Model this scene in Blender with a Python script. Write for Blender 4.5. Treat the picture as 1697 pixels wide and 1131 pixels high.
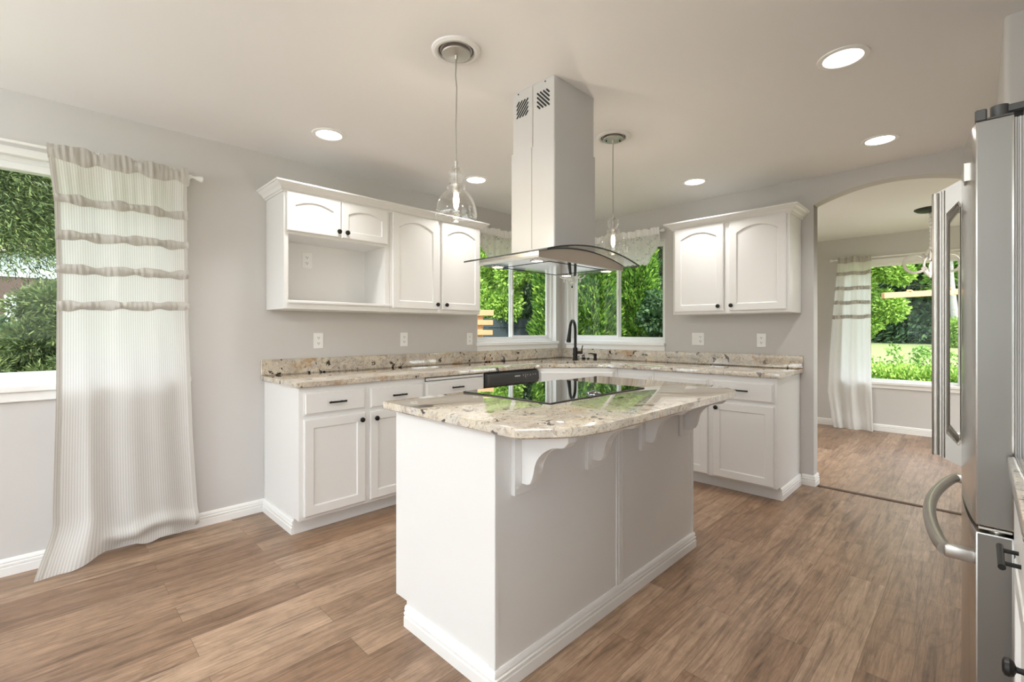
import bpy, bmesh, math, random
import numpy as np
from mathutils import Vector, Matrix
for o in list(bpy.data.objects):
    bpy.data.objects.remove(o)
SC = bpy.context.scene
COL = SC.collection
PI = math.pi
# ------------------------------------------------------------------ camera
F_PX, HORIZON, CAM_H, HEAD = 776.0, 549.0, 1.226, 44.87
cam_d = bpy.data.cameras.new('camera')
cam_d.sensor_width = 36.0
cam_d.lens = 36.0 * F_PX / 1697.0
cam_d.shift_y = (HORIZON - 565.5) / 1697.0
cam_d.clip_start, cam_d.clip_end = 0.05, 400
cam = bpy.data.objects.new('camera', cam_d)
COL.objects.link(cam)
cam.location = (0, 0, CAM_H)
cam.rotation_euler = (PI / 2, 0, math.radians(HEAD - 90))
SC.camera = cam
# ------------------------------------------------------------------ view and world
SC.view_settings.view_transform = 'Standard'
SC.view_settings.look = 'None'
SC.view_settings.gamma = 1.0
SC.view_settings.use_curve_mapping = False
SC.view_settings.exposure = 0.44
try:
    SC.cycles.use_denoising = True
    SC.cycles.max_bounces = 10
    SC.cycles.diffuse_bounces = 6
    SC.cycles.transparent_max_bounces = 24
    SC.cycles.sample_clamp_indirect = 6.0
    SC.cycles.caustics_reflective = False
    SC.cycles.caustics_refractive = False
except Exception:
    pass
W = bpy.data.worlds.new('sky_world')
SC.world = W
W.use_nodes = True
wn = W.node_tree.nodes
wl = W.node_tree.links
wn.clear()
w_out = wn.new('ShaderNodeOutputWorld')
w_bg = wn.new('ShaderNodeBackground')
w_sky = wn.new('ShaderNodeTexSky')
w_sky.sky_type = 'NISHITA'
w_sky.sun_disc = False
w_sky.sun_elevation = math.radians(52)
w_sky.sun_rotation = math.radians(200)
w_sky.dust_density = 3.0
w_mix = wn.new('ShaderNodeMixRGB')
w_mix.inputs[0].default_value = 0.75
w_mix.inputs[2].default_value = (5.2, 5.5, 5.8, 1)
wl.new(w_sky.outputs[0], w_mix.inputs[1])
wl.new(w_mix.outputs[0], w_bg.inputs[0])
w_bg.inputs[1].default_value = 0.66
wl.new(w_bg.outputs[0], w_out.inputs[0])
SUN_ENERGY = 3.4
sd = bpy.data.lights.new('sun', 'SUN')
sd.energy = SUN_ENERGY
sd.angle = math.radians(2)
sd.color = (1.0, 0.95, 0.86)
so = bpy.data.objects.new('sun', sd)
COL.objects.link(so)
so.location = (0, -5, 12)
so.rotation_euler = Vector((0.38, 0.60, -0.95)).to_track_quat('-Z', 'Y').to_euler()
# strengths of the added fill lights behind the camera and of the recessed lights
FILL_W = 10.0
CAN_W = 3.2
UP_W = 72.0
def area(name, loc, rot, sx, sy, watts, color=(1, 1, 1), portal=False, shape='RECTANGLE', spread=None):
    d = bpy.data.lights.new(name, 'AREA')
    d.shape = shape
    d.size = sx
    if shape in ('RECTANGLE', 'ELLIPSE'):
        d.size_y = sy
    d.energy = watts
    d.color = color
    if spread:
        d.spread = math.radians(spread)
    if portal:
        d.cycles.is_portal = True
    o = bpy.data.objects.new(name, d)
    COL.objects.link(o)
    o.location = loc
    o.rotation_euler = rot
    return o
# sky portals in the window openings (local -Z is the lit side)
area('sky_portal', (-3.22, 1.5, 1.1), (0, -PI / 2, 0), 2.1, 3.0, 1, portal=True)
area('sky_portal', (-0.34, 3.50, 1.55), (-PI / 2, 0, 0), 1.9, 1.14, 1, portal=True)
area('sky_portal', (3.595, 3.50, 1.62), (-PI / 2, 0, 0), 1.2, 1.02, 1, portal=True)
area('sky_portal', (4.36, 2.77, 1.62), (0, PI / 2, 0), 1.02, 1.2, 1, portal=True)
area('sky_portal', (7.32, 0.69, 1.33), (0, PI / 2, 0), 1.46, 1.12, 1, portal=True)
area('sky_portal', (-0.9, -0.76, 1.62), (PI / 2, 0, 0), 2.6, 1.08, 1, portal=True)
area('sky_portal', (5.9, -1.6, 1.05), (PI / 2, 0, 0), 2.0, 2.0, 1, portal=True)
area('fill_downlight', (-1.7, 1.2, 2.41), (0, 0, 0), 1.2, 1.2, FILL_W, (0.97, 0.99, 1.0))  # added downward fill, no fixture behind it

area('fill_uplight', (-2.0, 2.4, 1.85), (PI, 0, 0), 0.9, 0.9, UP_W, (0.88, 0.95, 1.0))  # added to bounce light off the ceiling
area('fill_uplight', (-1.2, 0.45, 1.75), (PI, 0, 0), 0.8, 0.8, 28.0, (0.90, 0.96, 1.0))  # second added uplight, evens the fill towards the right side

# ------------------------------------------------------------------ materials
def new_mat(name):
    m = bpy.data.materials.new(name)
    m.use_nodes = True
    nt = m.node_tree
    nt.nodes.clear()
    out = nt.nodes.new('ShaderNodeOutputMaterial')
    return m, nt, out
def link(nt, a, b):
    nt.links.new(a, b)
def principled(nt, color=(0.8, 0.8, 0.8), rough=0.5, metal=0.0, spec=0.5):
    p = nt.nodes.new('ShaderNodeBsdfPrincipled')
    p.inputs['Base Color'].default_value = (*color, 1)
    p.inputs['Roughness'].default_value = rough
    p.inputs['Metallic'].default_value = metal
    p.inputs['Specular IOR Level'].default_value = spec
    return p
def tex_co(nt, kind='Object', scale=(1, 1, 1)):
    tc = nt.nodes.new('ShaderNodeTexCoord')
    mp = nt.nodes.new('ShaderNodeMapping')
    mp.inputs['Scale'].default_value = scale
    link(nt, tc.outputs[kind], mp.inputs[0])
    return mp.outputs[0]
def geo_co(nt, scale=(1, 1, 1)):
    g = nt.nodes.new('ShaderNodeNewGeometry')
    mp = nt.nodes.new('ShaderNodeMapping')
    mp.inputs['Scale'].default_value = scale
    link(nt, g.outputs['Position'], mp.inputs[0])
    return mp.outputs[0]
def noise(nt, co, scale, detail=4, rough=0.55, dist=0.0):
    n = nt.nodes.new('ShaderNodeTexNoise')
    n.inputs['Scale'].default_value = scale
    n.inputs['Detail'].default_value = detail
    n.inputs['Roughness'].default_value = rough
    n.inputs['Distortion'].default_value = dist
    link(nt, co, n.inputs['Vector'])
    return n
def ramp(nt, fac, stops, interp='LINEAR'):
    r = nt.nodes.new('ShaderNodeValToRGB')
    r.color_ramp.interpolation = interp
    els = r.color_ramp.elements
    while len(els) < len(stops):
        els.new(0.5)
    for e, (p, c) in zip(els, stops):
        e.position = p
        e.color = (*c, 1) if len(c) == 3 else c
    link(nt, fac, r.inputs[0])
    return r.outputs[0]
def mix(nt, fac, a, b, blend='MIX'):
    m = nt.nodes.new('ShaderNodeMixRGB')
    m.blend_type = blend
    for i, v in enumerate((fac, a, b)):
        if isinstance(v, (int, float)):
            m.inputs[i].default_value = v
        elif isinstance(v, tuple):
            m.inputs[i].default_value = (*v, 1)
        else:
            link(nt, v, m.inputs[i])
    return m.outputs[0]
def bump(nt, p, height, strength=0.2, dist=0.01):
    b = nt.nodes.new('ShaderNodeBump')
    b.inputs['Strength'].default_value = strength
    b.inputs['Distance'].default_value = dist
    link(nt, height, b.inputs['Height'])
    link(nt, b.outputs[0], p.inputs['Normal'])
def simple(name, color, rough=0.5, metal=0.0, spec=0.5, nscale=0, nstr=0.0, var=0.0):
    m, nt, out = new_mat(name)
    p = principled(nt, color, rough, metal, spec)
    if nscale:
        n = noise(nt, geo_co(nt), nscale, 3)
        if nstr:
            bump(nt, p, n.outputs[0], nstr, 0.002)
        if var:
            c2 = tuple(max(0, c * (1 - var)) for c in color)
            link(nt, mix(nt, n.outputs[0], color, c2), p.inputs['Base Color'])
    link(nt, p.outputs[0], out.inputs[0])
    return m
def emissive(name, color, strength):
    m, nt, out = new_mat(name)
    e = nt.nodes.new('ShaderNodeEmission')
    e.inputs[0].default_value = (*color, 1)
    e.inputs[1].default_value = strength
    link(nt, e.outputs[0], out.inputs[0])
    return m
def thin_glass(name, tint=(0.97, 0.985, 0.98), refl=0.9, blend=0.7, rough=0.0, base=0.05):
    m, nt, out = new_mat(name)
    t = nt.nodes.new('ShaderNodeBsdfTransparent')
    t.inputs[0].default_value = (*tint, 1)
    g = nt.nodes.new('ShaderNodeBsdfGlossy')
    g.inputs['Roughness'].default_value = rough
    g.inputs[0].default_value = (refl, refl, refl, 1)
    lw = nt.nodes.new('ShaderNodeLayerWeight')
    lw.inputs['Blend'].default_value = 0.5
    pw = nt.nodes.new('ShaderNodeMath')
    pw.operation = 'POWER'
    pw.inputs[1].default_value = 4.0
    link(nt, lw.outputs['Facing'], pw.inputs[0])
    f = nt.nodes.new('ShaderNodeMath')
    f.operation = 'MULTIPLY_ADD'
    f.inputs[1].default_value = blend
    f.inputs[2].default_value = base
    link(nt, pw.outputs[0], f.inputs[0])
    mx = nt.nodes.new('ShaderNodeMixShader')
    link(nt, f.outputs[0], mx.inputs[0])
    link(nt, t.outputs[0], mx.inputs[1])
    link(nt, g.outputs[0], mx.inputs[2])
    link(nt, mx.outputs[0], out.inputs[0])
    return m
M = {}
M['wall'] = simple('painted_wall', (0.60, 0.58, 0.56), 0.75, spec=0.25, nscale=160, nstr=0.06)
M['wall_dining'] = simple('painted_wall_dining', (0.62, 0.60, 0.575), 0.75, spec=0.25, nscale=160, nstr=0.06)
M['ceiling'] = simple('painted_ceiling', (0.84, 0.832, 0.825), 0.85, spec=0.2, nscale=120, nstr=0.08)
M['trim'] = simple('white_trim_paint', (0.86, 0.85, 0.83), 0.35)
M['cab'] = simple('white_cabinet_paint', (0.79, 0.782, 0.768), 0.36, nscale=60, nstr=0.02)
M['vinyl'] = simple('white_vinyl', (0.88, 0.88, 0.875), 0.3)
M['plastic'] = simple('white_plastic', (0.86, 0.855, 0.84), 0.3)
M['black'] = simple('matte_black_metal', (0.018, 0.017, 0.016), 0.42, 0.6)
M['dark'] = simple('dark_slot', (0.02, 0.02, 0.02), 0.8)
M['blackplastic'] = simple('black_plastic', (0.02, 0.02, 0.021), 0.28)
M['blackplastic2'] = simple('dark_grey_plastic', (0.055, 0.055, 0.054), 0.35)
M['print'] = simple('pale_print', (0.72, 0.72, 0.70), 0.5)
M['nickel'] = simple('brushed_nickel', (0.62, 0.60, 0.56), 0.32, 1.0)
M['cord'] = simple('clear_grey_cord', (0.40, 0.38, 0.35), 0.4)
M['woodwhite'] = simple('whitewashed_wood', (0.74, 0.71, 0.66), 0.6, nscale=40, nstr=0.1, var=0.2)
M['fabricwhite'] = simple('white_cord_cover_fabric', (0.85, 0.84, 0.82), 0.9, nscale=90, nstr=0.4)
M['chrome'] = simple('polished_underside', (0.82, 0.82, 0.81), 0.06, 1.0)
M['glassblack'] = None
M['bulb'] = emissive('lit_bulb', (1.0, 0.86, 0.66), 14.0)
M['lamp'] = emissive('lit_diffuser', (1.0, 0.96, 0.90), 7.0)
M['hoodlamp'] = emissive('lit_hood_lens', (1.0, 0.97, 0.92), 6.0)
M['pane'] = thin_glass('window_glass', (0.97, 0.985, 0.98), 0.45, 0.45, 0.0, 0.012)
M['shade'] = thin_glass('clear_seeded_glass', (0.97, 0.97, 0.965), 1.0, 0.95, 0.02, 0.07)
M['canopy'] = thin_glass('canopy_glass', (0.95, 0.965, 0.955), 1.0, 0.7)

def brushed(name, color, rough, axis_scale, var=0.12, aniso=0.0):
    m, nt, out = new_mat(name)
    p = principled(nt, color, rough, 1.0)
    n = noise(nt, geo_co(nt, axis_scale), 1.0, 3, 0.7)
    c2 = tuple(c * (1 - var) for c in color)
    link(nt, mix(nt, n.outputs[0], color, c2), p.inputs['Base Color'])
    r = nt.nodes.new('ShaderNodeMapRange')
    r.inputs['To Min'].default_value = rough * 0.8
    r.inputs['To Max'].default_value = rough * 1.25
    link(nt, n.outputs[0], r.inputs[0])
    link(nt, r.outputs[0], p.inputs['Roughness'])
    link(nt, p.outputs[0], out.inputs[0])
    return m
M['steel'] = brushed('brushed_stainless', (0.60, 0.585, 0.565), 0.22, (1, 1, 40), 0.04)
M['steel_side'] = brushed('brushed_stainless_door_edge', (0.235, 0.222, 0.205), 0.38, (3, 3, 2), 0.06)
M['steel_handle'] = brushed('satin_stainless_handle', (0.46, 0.435, 0.405), 0.32, (3, 3, 1), 0.05)
M['hoodsteel'] = brushed('warm_brushed_hood_steel', (0.60, 0.54, 0.48), 0.33, (4, 200, 200))
M['chimney'] = simple('satin_hood_chimney_steel', (0.57, 0.562, 0.55), 0.36, 0.0)

# cooktop: black ceramic glass
m, nt, out = new_mat('black_ceramic_glass')
p = principled(nt, (0.012, 0.012, 0.013), 0.02, 0.0, 0.9)
p.inputs['Coat Weight'].default_value = 1.0
p.inputs['Coat Roughness'].default_value = 0.01
p.inputs['Coat IOR'].default_value = 2.0
p.inputs['IOR'].default_value = 1.9
link(nt, p.outputs[0], out.inputs[0])
M['glassblack'] = m

# granite
def granite(name, gloss):
    m, nt, out = new_mat(name)
    co = geo_co(nt)
    big = noise(nt, co, 3.2, 5, 0.6, 0.6)
    base = ramp(nt, big.outputs[0], [(0.34, (0.64, 0.56, 0.44)), (0.46, (0.50, 0.445, 0.385)), (0.54, (0.66, 0.58, 0.45)), (0.66, (0.56, 0.53, 0.49))])
    med = noise(nt, co, 13.0, 6, 0.7, 1.0)
    base = mix(nt, ramp(nt, med.outputs[0], [(0.50, (0, 0, 0)), (0.62, (0.7, 0.7, 0.7))]), base, (0.73, 0.665, 0.565))
    med2 = noise(nt, co, 21.0, 6, 0.75, 1.4)
    base = mix(nt, ramp(nt, med2.outputs[0], [(0.53, (0, 0, 0)), (0.60, (0.8, 0.8, 0.8))]), base, (0.36, 0.28, 0.20))
    speck = noise(nt, co, 95.0, 4, 0.7, 0.5)
    base = mix(nt, ramp(nt, speck.outputs[0], [(0.55, (0, 0, 0)), (0.64, (0.75, 0.75, 0.75))]), base, (0.24, 0.19, 0.15))
    amb = noise(nt, co, 4.6, 5, 0.6, 0.5)
    base = mix(nt, ramp(nt, amb.outputs[0], [(0.59, (0, 0, 0)), (0.68, (0.8, 0.8, 0.8))]), base, (0.42, 0.24, 0.10))
    v = noise(nt, co, 6.5, 6, 0.62, 1.4)
    v2 = noise(nt, co, 18.0, 4, 0.6, 0.8)
    mul = nt.nodes.new('ShaderNodeMath')
    mul.operation = 'MULTIPLY'
    link(nt, v.outputs[0], mul.inputs[0])
    link(nt, v2.outputs[0], mul.inputs[1])
    base = mix(nt, ramp(nt, mul.outputs[0], [(0.325, (0, 0, 0)), (0.343, (1, 1, 1))]), base, (0.030, 0.020, 0.018))
    p = principled(nt, (0.6, 0.5, 0.4), gloss, 0, 0.6)
    link(nt, base, p.inputs['Base Color'])
    p.inputs['Coat Weight'].default_value = 1.0
    p.inputs['Coat Roughness'].default_value = 0.015
    p.inputs['Coat IOR'].default_value = 1.75
    link(nt, p.outputs[0], out.inputs[0])
    return m
M['granite'] = granite('cream_granite', 0.08)

# plank floor, planks running along X
m, nt, out = new_mat('wood_plank_floor')
co = geo_co(nt)
mp = nt.nodes.new('ShaderNodeMapping')
mp.inputs['Location'].default_value = (0.35, -0.019, 0)
link(nt, co, mp.inputs[0])
br = nt.nodes.new('ShaderNodeTexBrick')
br.offset = 0.37
br.inputs['Scale'].default_value = 1.0
br.inputs['Brick Width'].default_value = 1.22
br.inputs['Row Height'].default_value = 0.147
br.inputs['Mortar Size'].default_value = 0.0009
br.inputs['Mortar Smooth'].default_value = 0.4
br.inputs['Bias'].default_value = 0.0
br.inputs['Color1'].default_value = (0, 0, 0, 1)
br.inputs['Color2'].default_value = (1, 1, 1, 1)
br.inputs['Mortar'].default_value = (0.5, 0.5, 0.5, 1)
link(nt, mp.outputs[0], br.inputs['Vector'])
# offset grain per plank
cmb = nt.nodes.new('ShaderNodeVectorMath')
cmb.operation = 'MULTIPLY_ADD'
link(nt, br.outputs['Color'], cmb.inputs[0])
cmb.inputs[1].default_value = (7.3, 3.1, 5.7)
link(nt, co, cmb.inputs[2])
gm = nt.nodes.new('ShaderNodeMapping')
gm.inputs['Scale'].default_value = (1.1, 13.0, 1.0)
link(nt, cmb.outputs[0], gm.inputs[0])
g1 = noise(nt, gm.outputs[0], 1.6, 6, 0.62, 1.3)
gm2 = nt.nodes.new('ShaderNodeMapping')
gm2.inputs['Scale'].default_value = (5.0, 120.0, 1.0)
link(nt, cmb.outputs[0], gm2.inputs[0])
g2 = noise(nt, gm2.outputs[0], 1.4, 4, 0.7, 0.4)
tone = ramp(nt, br.outputs['Color'], [(0.0, (0.200, 0.121, 0.073)), (0.5, (0.268, 0.171, 0.108)), (1.0, (0.345, 0.235, 0.158))])
grain = ramp(nt, g1.outputs[0], [(0.28, (0.42, 0.37, 0.34)), (0.45, (0.90, 0.89, 0.88)), (0.58, (1.16, 1.16, 1.16)), (0.76, (0.74, 0.72, 0.70))])
base = mix(nt, 1.0, tone, grain, 'MULTIPLY')
fine = ramp(nt, g2.outputs[0], [(0.33, (0.70, 0.68, 0.66)), (0.62, (1.14, 1.14, 1.14))])
base = mix(nt, 0.8, base, fine, 'MULTIPLY')
gm3 = nt.nodes.new('ShaderNodeMapping')
gm3.inputs['Scale'].default_value = (0.8, 6.5, 1.0)
link(nt, cmb.outputs[0], gm3.inputs[0])
g3 = noise(nt, gm3.outputs[0], 1.0, 2, 0.5, 0.3)
rg = nt.nodes.new('ShaderNodeMath')
rg.operation = 'MULTIPLY'
rg.inputs[1].default_value = 75.0
link(nt, g3.outputs[0], rg.inputs[0])
rs_ = nt.nodes.new('ShaderNodeMath')
rs_.operation = 'SINE'
link(nt, rg.outputs[0], rs_.inputs[0])
rings_ = ramp(nt, rs_.outputs[0], [(0.0, (1.05, 1.05, 1.05)), (0.72, (1.0, 1.0, 1.0)), (0.97, (0.66, 0.62, 0.59))])
base = mix(nt, 0.42, base, rings_, 'MULTIPLY')
mot = noise(nt, cmb.outputs[0], 9.0, 5, 0.7, 0.6)
base = mix(nt, 0.8, base, ramp(nt, mot.outputs[0], [(0.34, (0.80, 0.79, 0.78)), (0.5, (1.0, 1.0, 1.0)), (0.66, (1.16, 1.16, 1.17))]), 'MULTIPLY')
base = mix(nt, br.outputs['Fac'], base, (0.10, 0.065, 0.045))
p = principled(nt, (0.4, 0.3, 0.2), 0.36, 0, 0.5)
link(nt, base, p.inputs['Base Color'])
bump(nt, p, g2.outputs[0], 0.10, 0.002)
link(nt, p.outputs[0], out.inputs[0])
M['floor'] = m

# curtain fabric with woven stripes (UV.x runs across the cloth in metres)
def curtain_mat(name, c1, c2, period, transl, transp):
    m, nt, out = new_mat(name)
    uv = nt.nodes.new('ShaderNodeUVMap')
    sep = nt.nodes.new('ShaderNodeSeparateXYZ')
    link(nt, uv.outputs[0], sep.inputs[0])
    mu = nt.nodes.new('ShaderNodeMath')
    mu.operation = 'MULTIPLY'
    mu.inputs[1].default_value = 2 * PI / period
    link(nt, sep.outputs[0], mu.inputs[0])
    sn = nt.nodes.new('ShaderNodeMath')
    sn.operation = 'SINE'
    link(nt, mu.outputs[0], sn.inputs[0])
    ma = nt.nodes.new('ShaderNodeMath')
    ma.operation = 'MULTIPLY_ADD'
    ma.inputs[1].default_value = 0.5
    ma.inputs[2].default_value = 0.5
    link(nt, sn.outputs[0], ma.inputs[0])
    col = mix(nt, ma.outputs[0], c1, c2)
    d = nt.nodes.new('ShaderNodeBsdfDiffuse')
    t = nt.nodes.new('ShaderNodeBsdfTranslucent')
    tr = nt.nodes.new('ShaderNodeBsdfTransparent')
    link(nt, col, d.inputs[0])
    link(nt, col, t.inputs[0])
    m1 = nt.nodes.new('ShaderNodeMixShader')
    m1.inputs[0].default_value = transl
    link(nt, d.outputs[0], m1.inputs[1])
    link(nt, t.outputs[0], m1.inputs[2])
    m2 = nt.nodes.new('ShaderNodeMixShader')
    m2.inputs[0].default_value = transp
    link(nt, m1.outputs[0], m2.inputs[1])
    link(nt, tr.outputs[0], m2.inputs[2])
    link(nt, m2.outputs[0], out.inputs[0])
    return m
M['curtain'] = curtain_mat('striped_linen', (0.86, 0.85, 0.825), (0.70, 0.68, 0.65), 0.0165, 0.42, 0.0)
M['ruffle'] = curtain_mat('ruffle_linen', (0.66, 0.63, 0.59), (0.52, 0.49, 0.45), 0.009, 0.25, 0.0)
M['curtain_dining'] = curtain_mat('striped_linen_dining', (0.88, 0.875, 0.85), (0.80, 0.79, 0.76), 0.0165, 0.42, 0.0)
# lace
m, nt, out = new_mat('white_lace')
uv = nt.nodes.new('ShaderNodeUVMap')
vo = nt.nodes.new('ShaderNodeTexVoronoi')
vo.feature = 'DISTANCE_TO_EDGE'
vo.inputs['Scale'].default_value = 42.0
link(nt, uv.outputs[0], vo.inputs['Vector'])
nz = noise(nt, uv.outputs[0], 14.0, 3)
net = ramp(nt, vo.outputs['Distance'], [(0.05, (0, 0, 0)), (0.22, (1, 1, 1))])
flo = ramp(nt, nz.outputs[0], [(0.40, (1, 1, 1)), (0.50, (0.12, 0.12, 0.12))])
hole = mix(nt, 1.0, net, flo, 'MULTIPLY')
sc = nt.nodes.new('ShaderNodeMath')
sc.operation = 'MULTIPLY'
sc.inputs[1].default_value = 0.42
link(nt, hole, sc.inputs[0])
d = nt.nodes.new('ShaderNodeBsdfDiffuse')
d.inputs[0].default_value = (0.88, 0.875, 0.865, 1)
t = nt.nodes.new('ShaderNodeBsdfTranslucent')
t.inputs[0].default_value = (0.88, 0.875, 0.865, 1)
m1 = nt.nodes.new('ShaderNodeMixShader')
m1.inputs[0].default_value = 0.4
link(nt, d.outputs[0], m1.inputs[1])
link(nt, t.outputs[0], m1.inputs[2])
tr = nt.nodes.new('ShaderNodeBsdfTransparent')
m2 = nt.nodes.new('ShaderNodeMixShader')
link(nt, sc.outputs[0], m2.inputs[0])
link(nt, m1.outputs[0], m2.inputs[1])
link(nt, tr.outputs[0], m2.inputs[2])
link(nt, m2.outputs[0], out.inputs[0])
M['lace'] = m
# foliage
def leafmat(name, c1, c2, c3, transl=0.18):
    m, nt, out = new_mat(name)
    g = nt.nodes.new('ShaderNodeNewGeometry')
    n = noise(nt, geo_co(nt), 1.6, 3)
    f = mix(nt, 0.6, n.outputs[0], g.outputs['Random Per Island'])
    col = ramp(nt, f, [(0.25, c1), (0.5, c2), (0.75, c3)])
    p = principled(nt, c2, 0.55, 0, 0.3)
    link(nt, col, p.inputs['Base Color'])
    t = nt.nodes.new('ShaderNodeBsdfTranslucent')
    link(nt, col, t.inputs[0])
    mx = nt.nodes.new('ShaderNodeMixShader')
    mx.inputs[0].default_value = transl
    link(nt, p.outputs[0], mx.inputs[1])
    link(nt, t.outputs[0], mx.inputs[2])
    link(nt, mx.outputs[0], out.inputs[0])
    return m
M['arbor'] = leafmat('arborvitae_leaf', (0.03, 0.10, 0.012), (0.11, 0.25, 0.03), (0.30, 0.47, 0.07))
M['conifer'] = leafmat('conifer_needle', (0.022, 0.060, 0.022), (0.05, 0.11, 0.042), (0.10, 0.18, 0.065))
M['cedar'] = leafmat('cedar_needle', (0.05, 0.085, 0.03), (0.10, 0.15, 0.05), (0.19, 0.24, 0.08))
M['broad'] = leafmat('broad_leaf', (0.09, 0.20, 0.03), (0.17, 0.34, 0.06), (0.30, 0.48, 0.10))
M['lime'] = leafmat('lime_leaf', (0.16, 0.30, 0.04), (0.27, 0.45, 0.07), (0.40, 0.58, 0.12))
M['bark'] = simple('bark', (0.13, 0.09, 0.065), 0.9, nscale=18, nstr=0.6, var=0.5)
M['birch'] = simple('birch_bark', (0.46, 0.44, 0.41), 0.8, nscale=9, var=0.6)
M['grass'] = simple('lawn_grass', (0.215, 0.255, 0.095), 0.9, nscale=0.5, var=0.18)
M['concrete'] = simple('unseen_patio_concrete', (0.50, 0.49, 0.475), 0.9, nscale=6, var=0.15)
M['soil'] = simple('bark_mulch', (0.10, 0.07, 0.05), 0.95, nscale=14, var=0.5)
M['cedarwood'] = simple('cedar_lumber', (0.66, 0.38, 0.19), 0.65, nscale=12, var=0.25)
M['fence'] = simple('dark_stained_fence', (0.055, 0.075, 0.085), 0.8, nscale=10, var=0.3)
M['brownsiding'] = simple('brown_siding', (0.095, 0.06, 0.046), 0.8, nscale=8, var=0.3)
M['roofing'] = simple('weathered_roof', (0.42, 0.38, 0.32), 0.9, nscale=20, var=0.3)
M['paleglass'] = simple('pale_gable_panel', (0.60, 0.70, 0.70), 0.2)
M['yellowsiding'] = simple('pale_yellow_siding', (0.62, 0.58, 0.30), 0.8)
M['carpaint'] = simple('pale_blue_car_paint', (0.55, 0.66, 0.78), 0.25)
M['rubber'] = simple('rubber', (0.02, 0.02, 0.02), 0.8)
M['stonesink'] = simple('beige_composite_sink', (0.52, 0.47, 0.40), 0.4, nscale=60, var=0.3)

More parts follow.
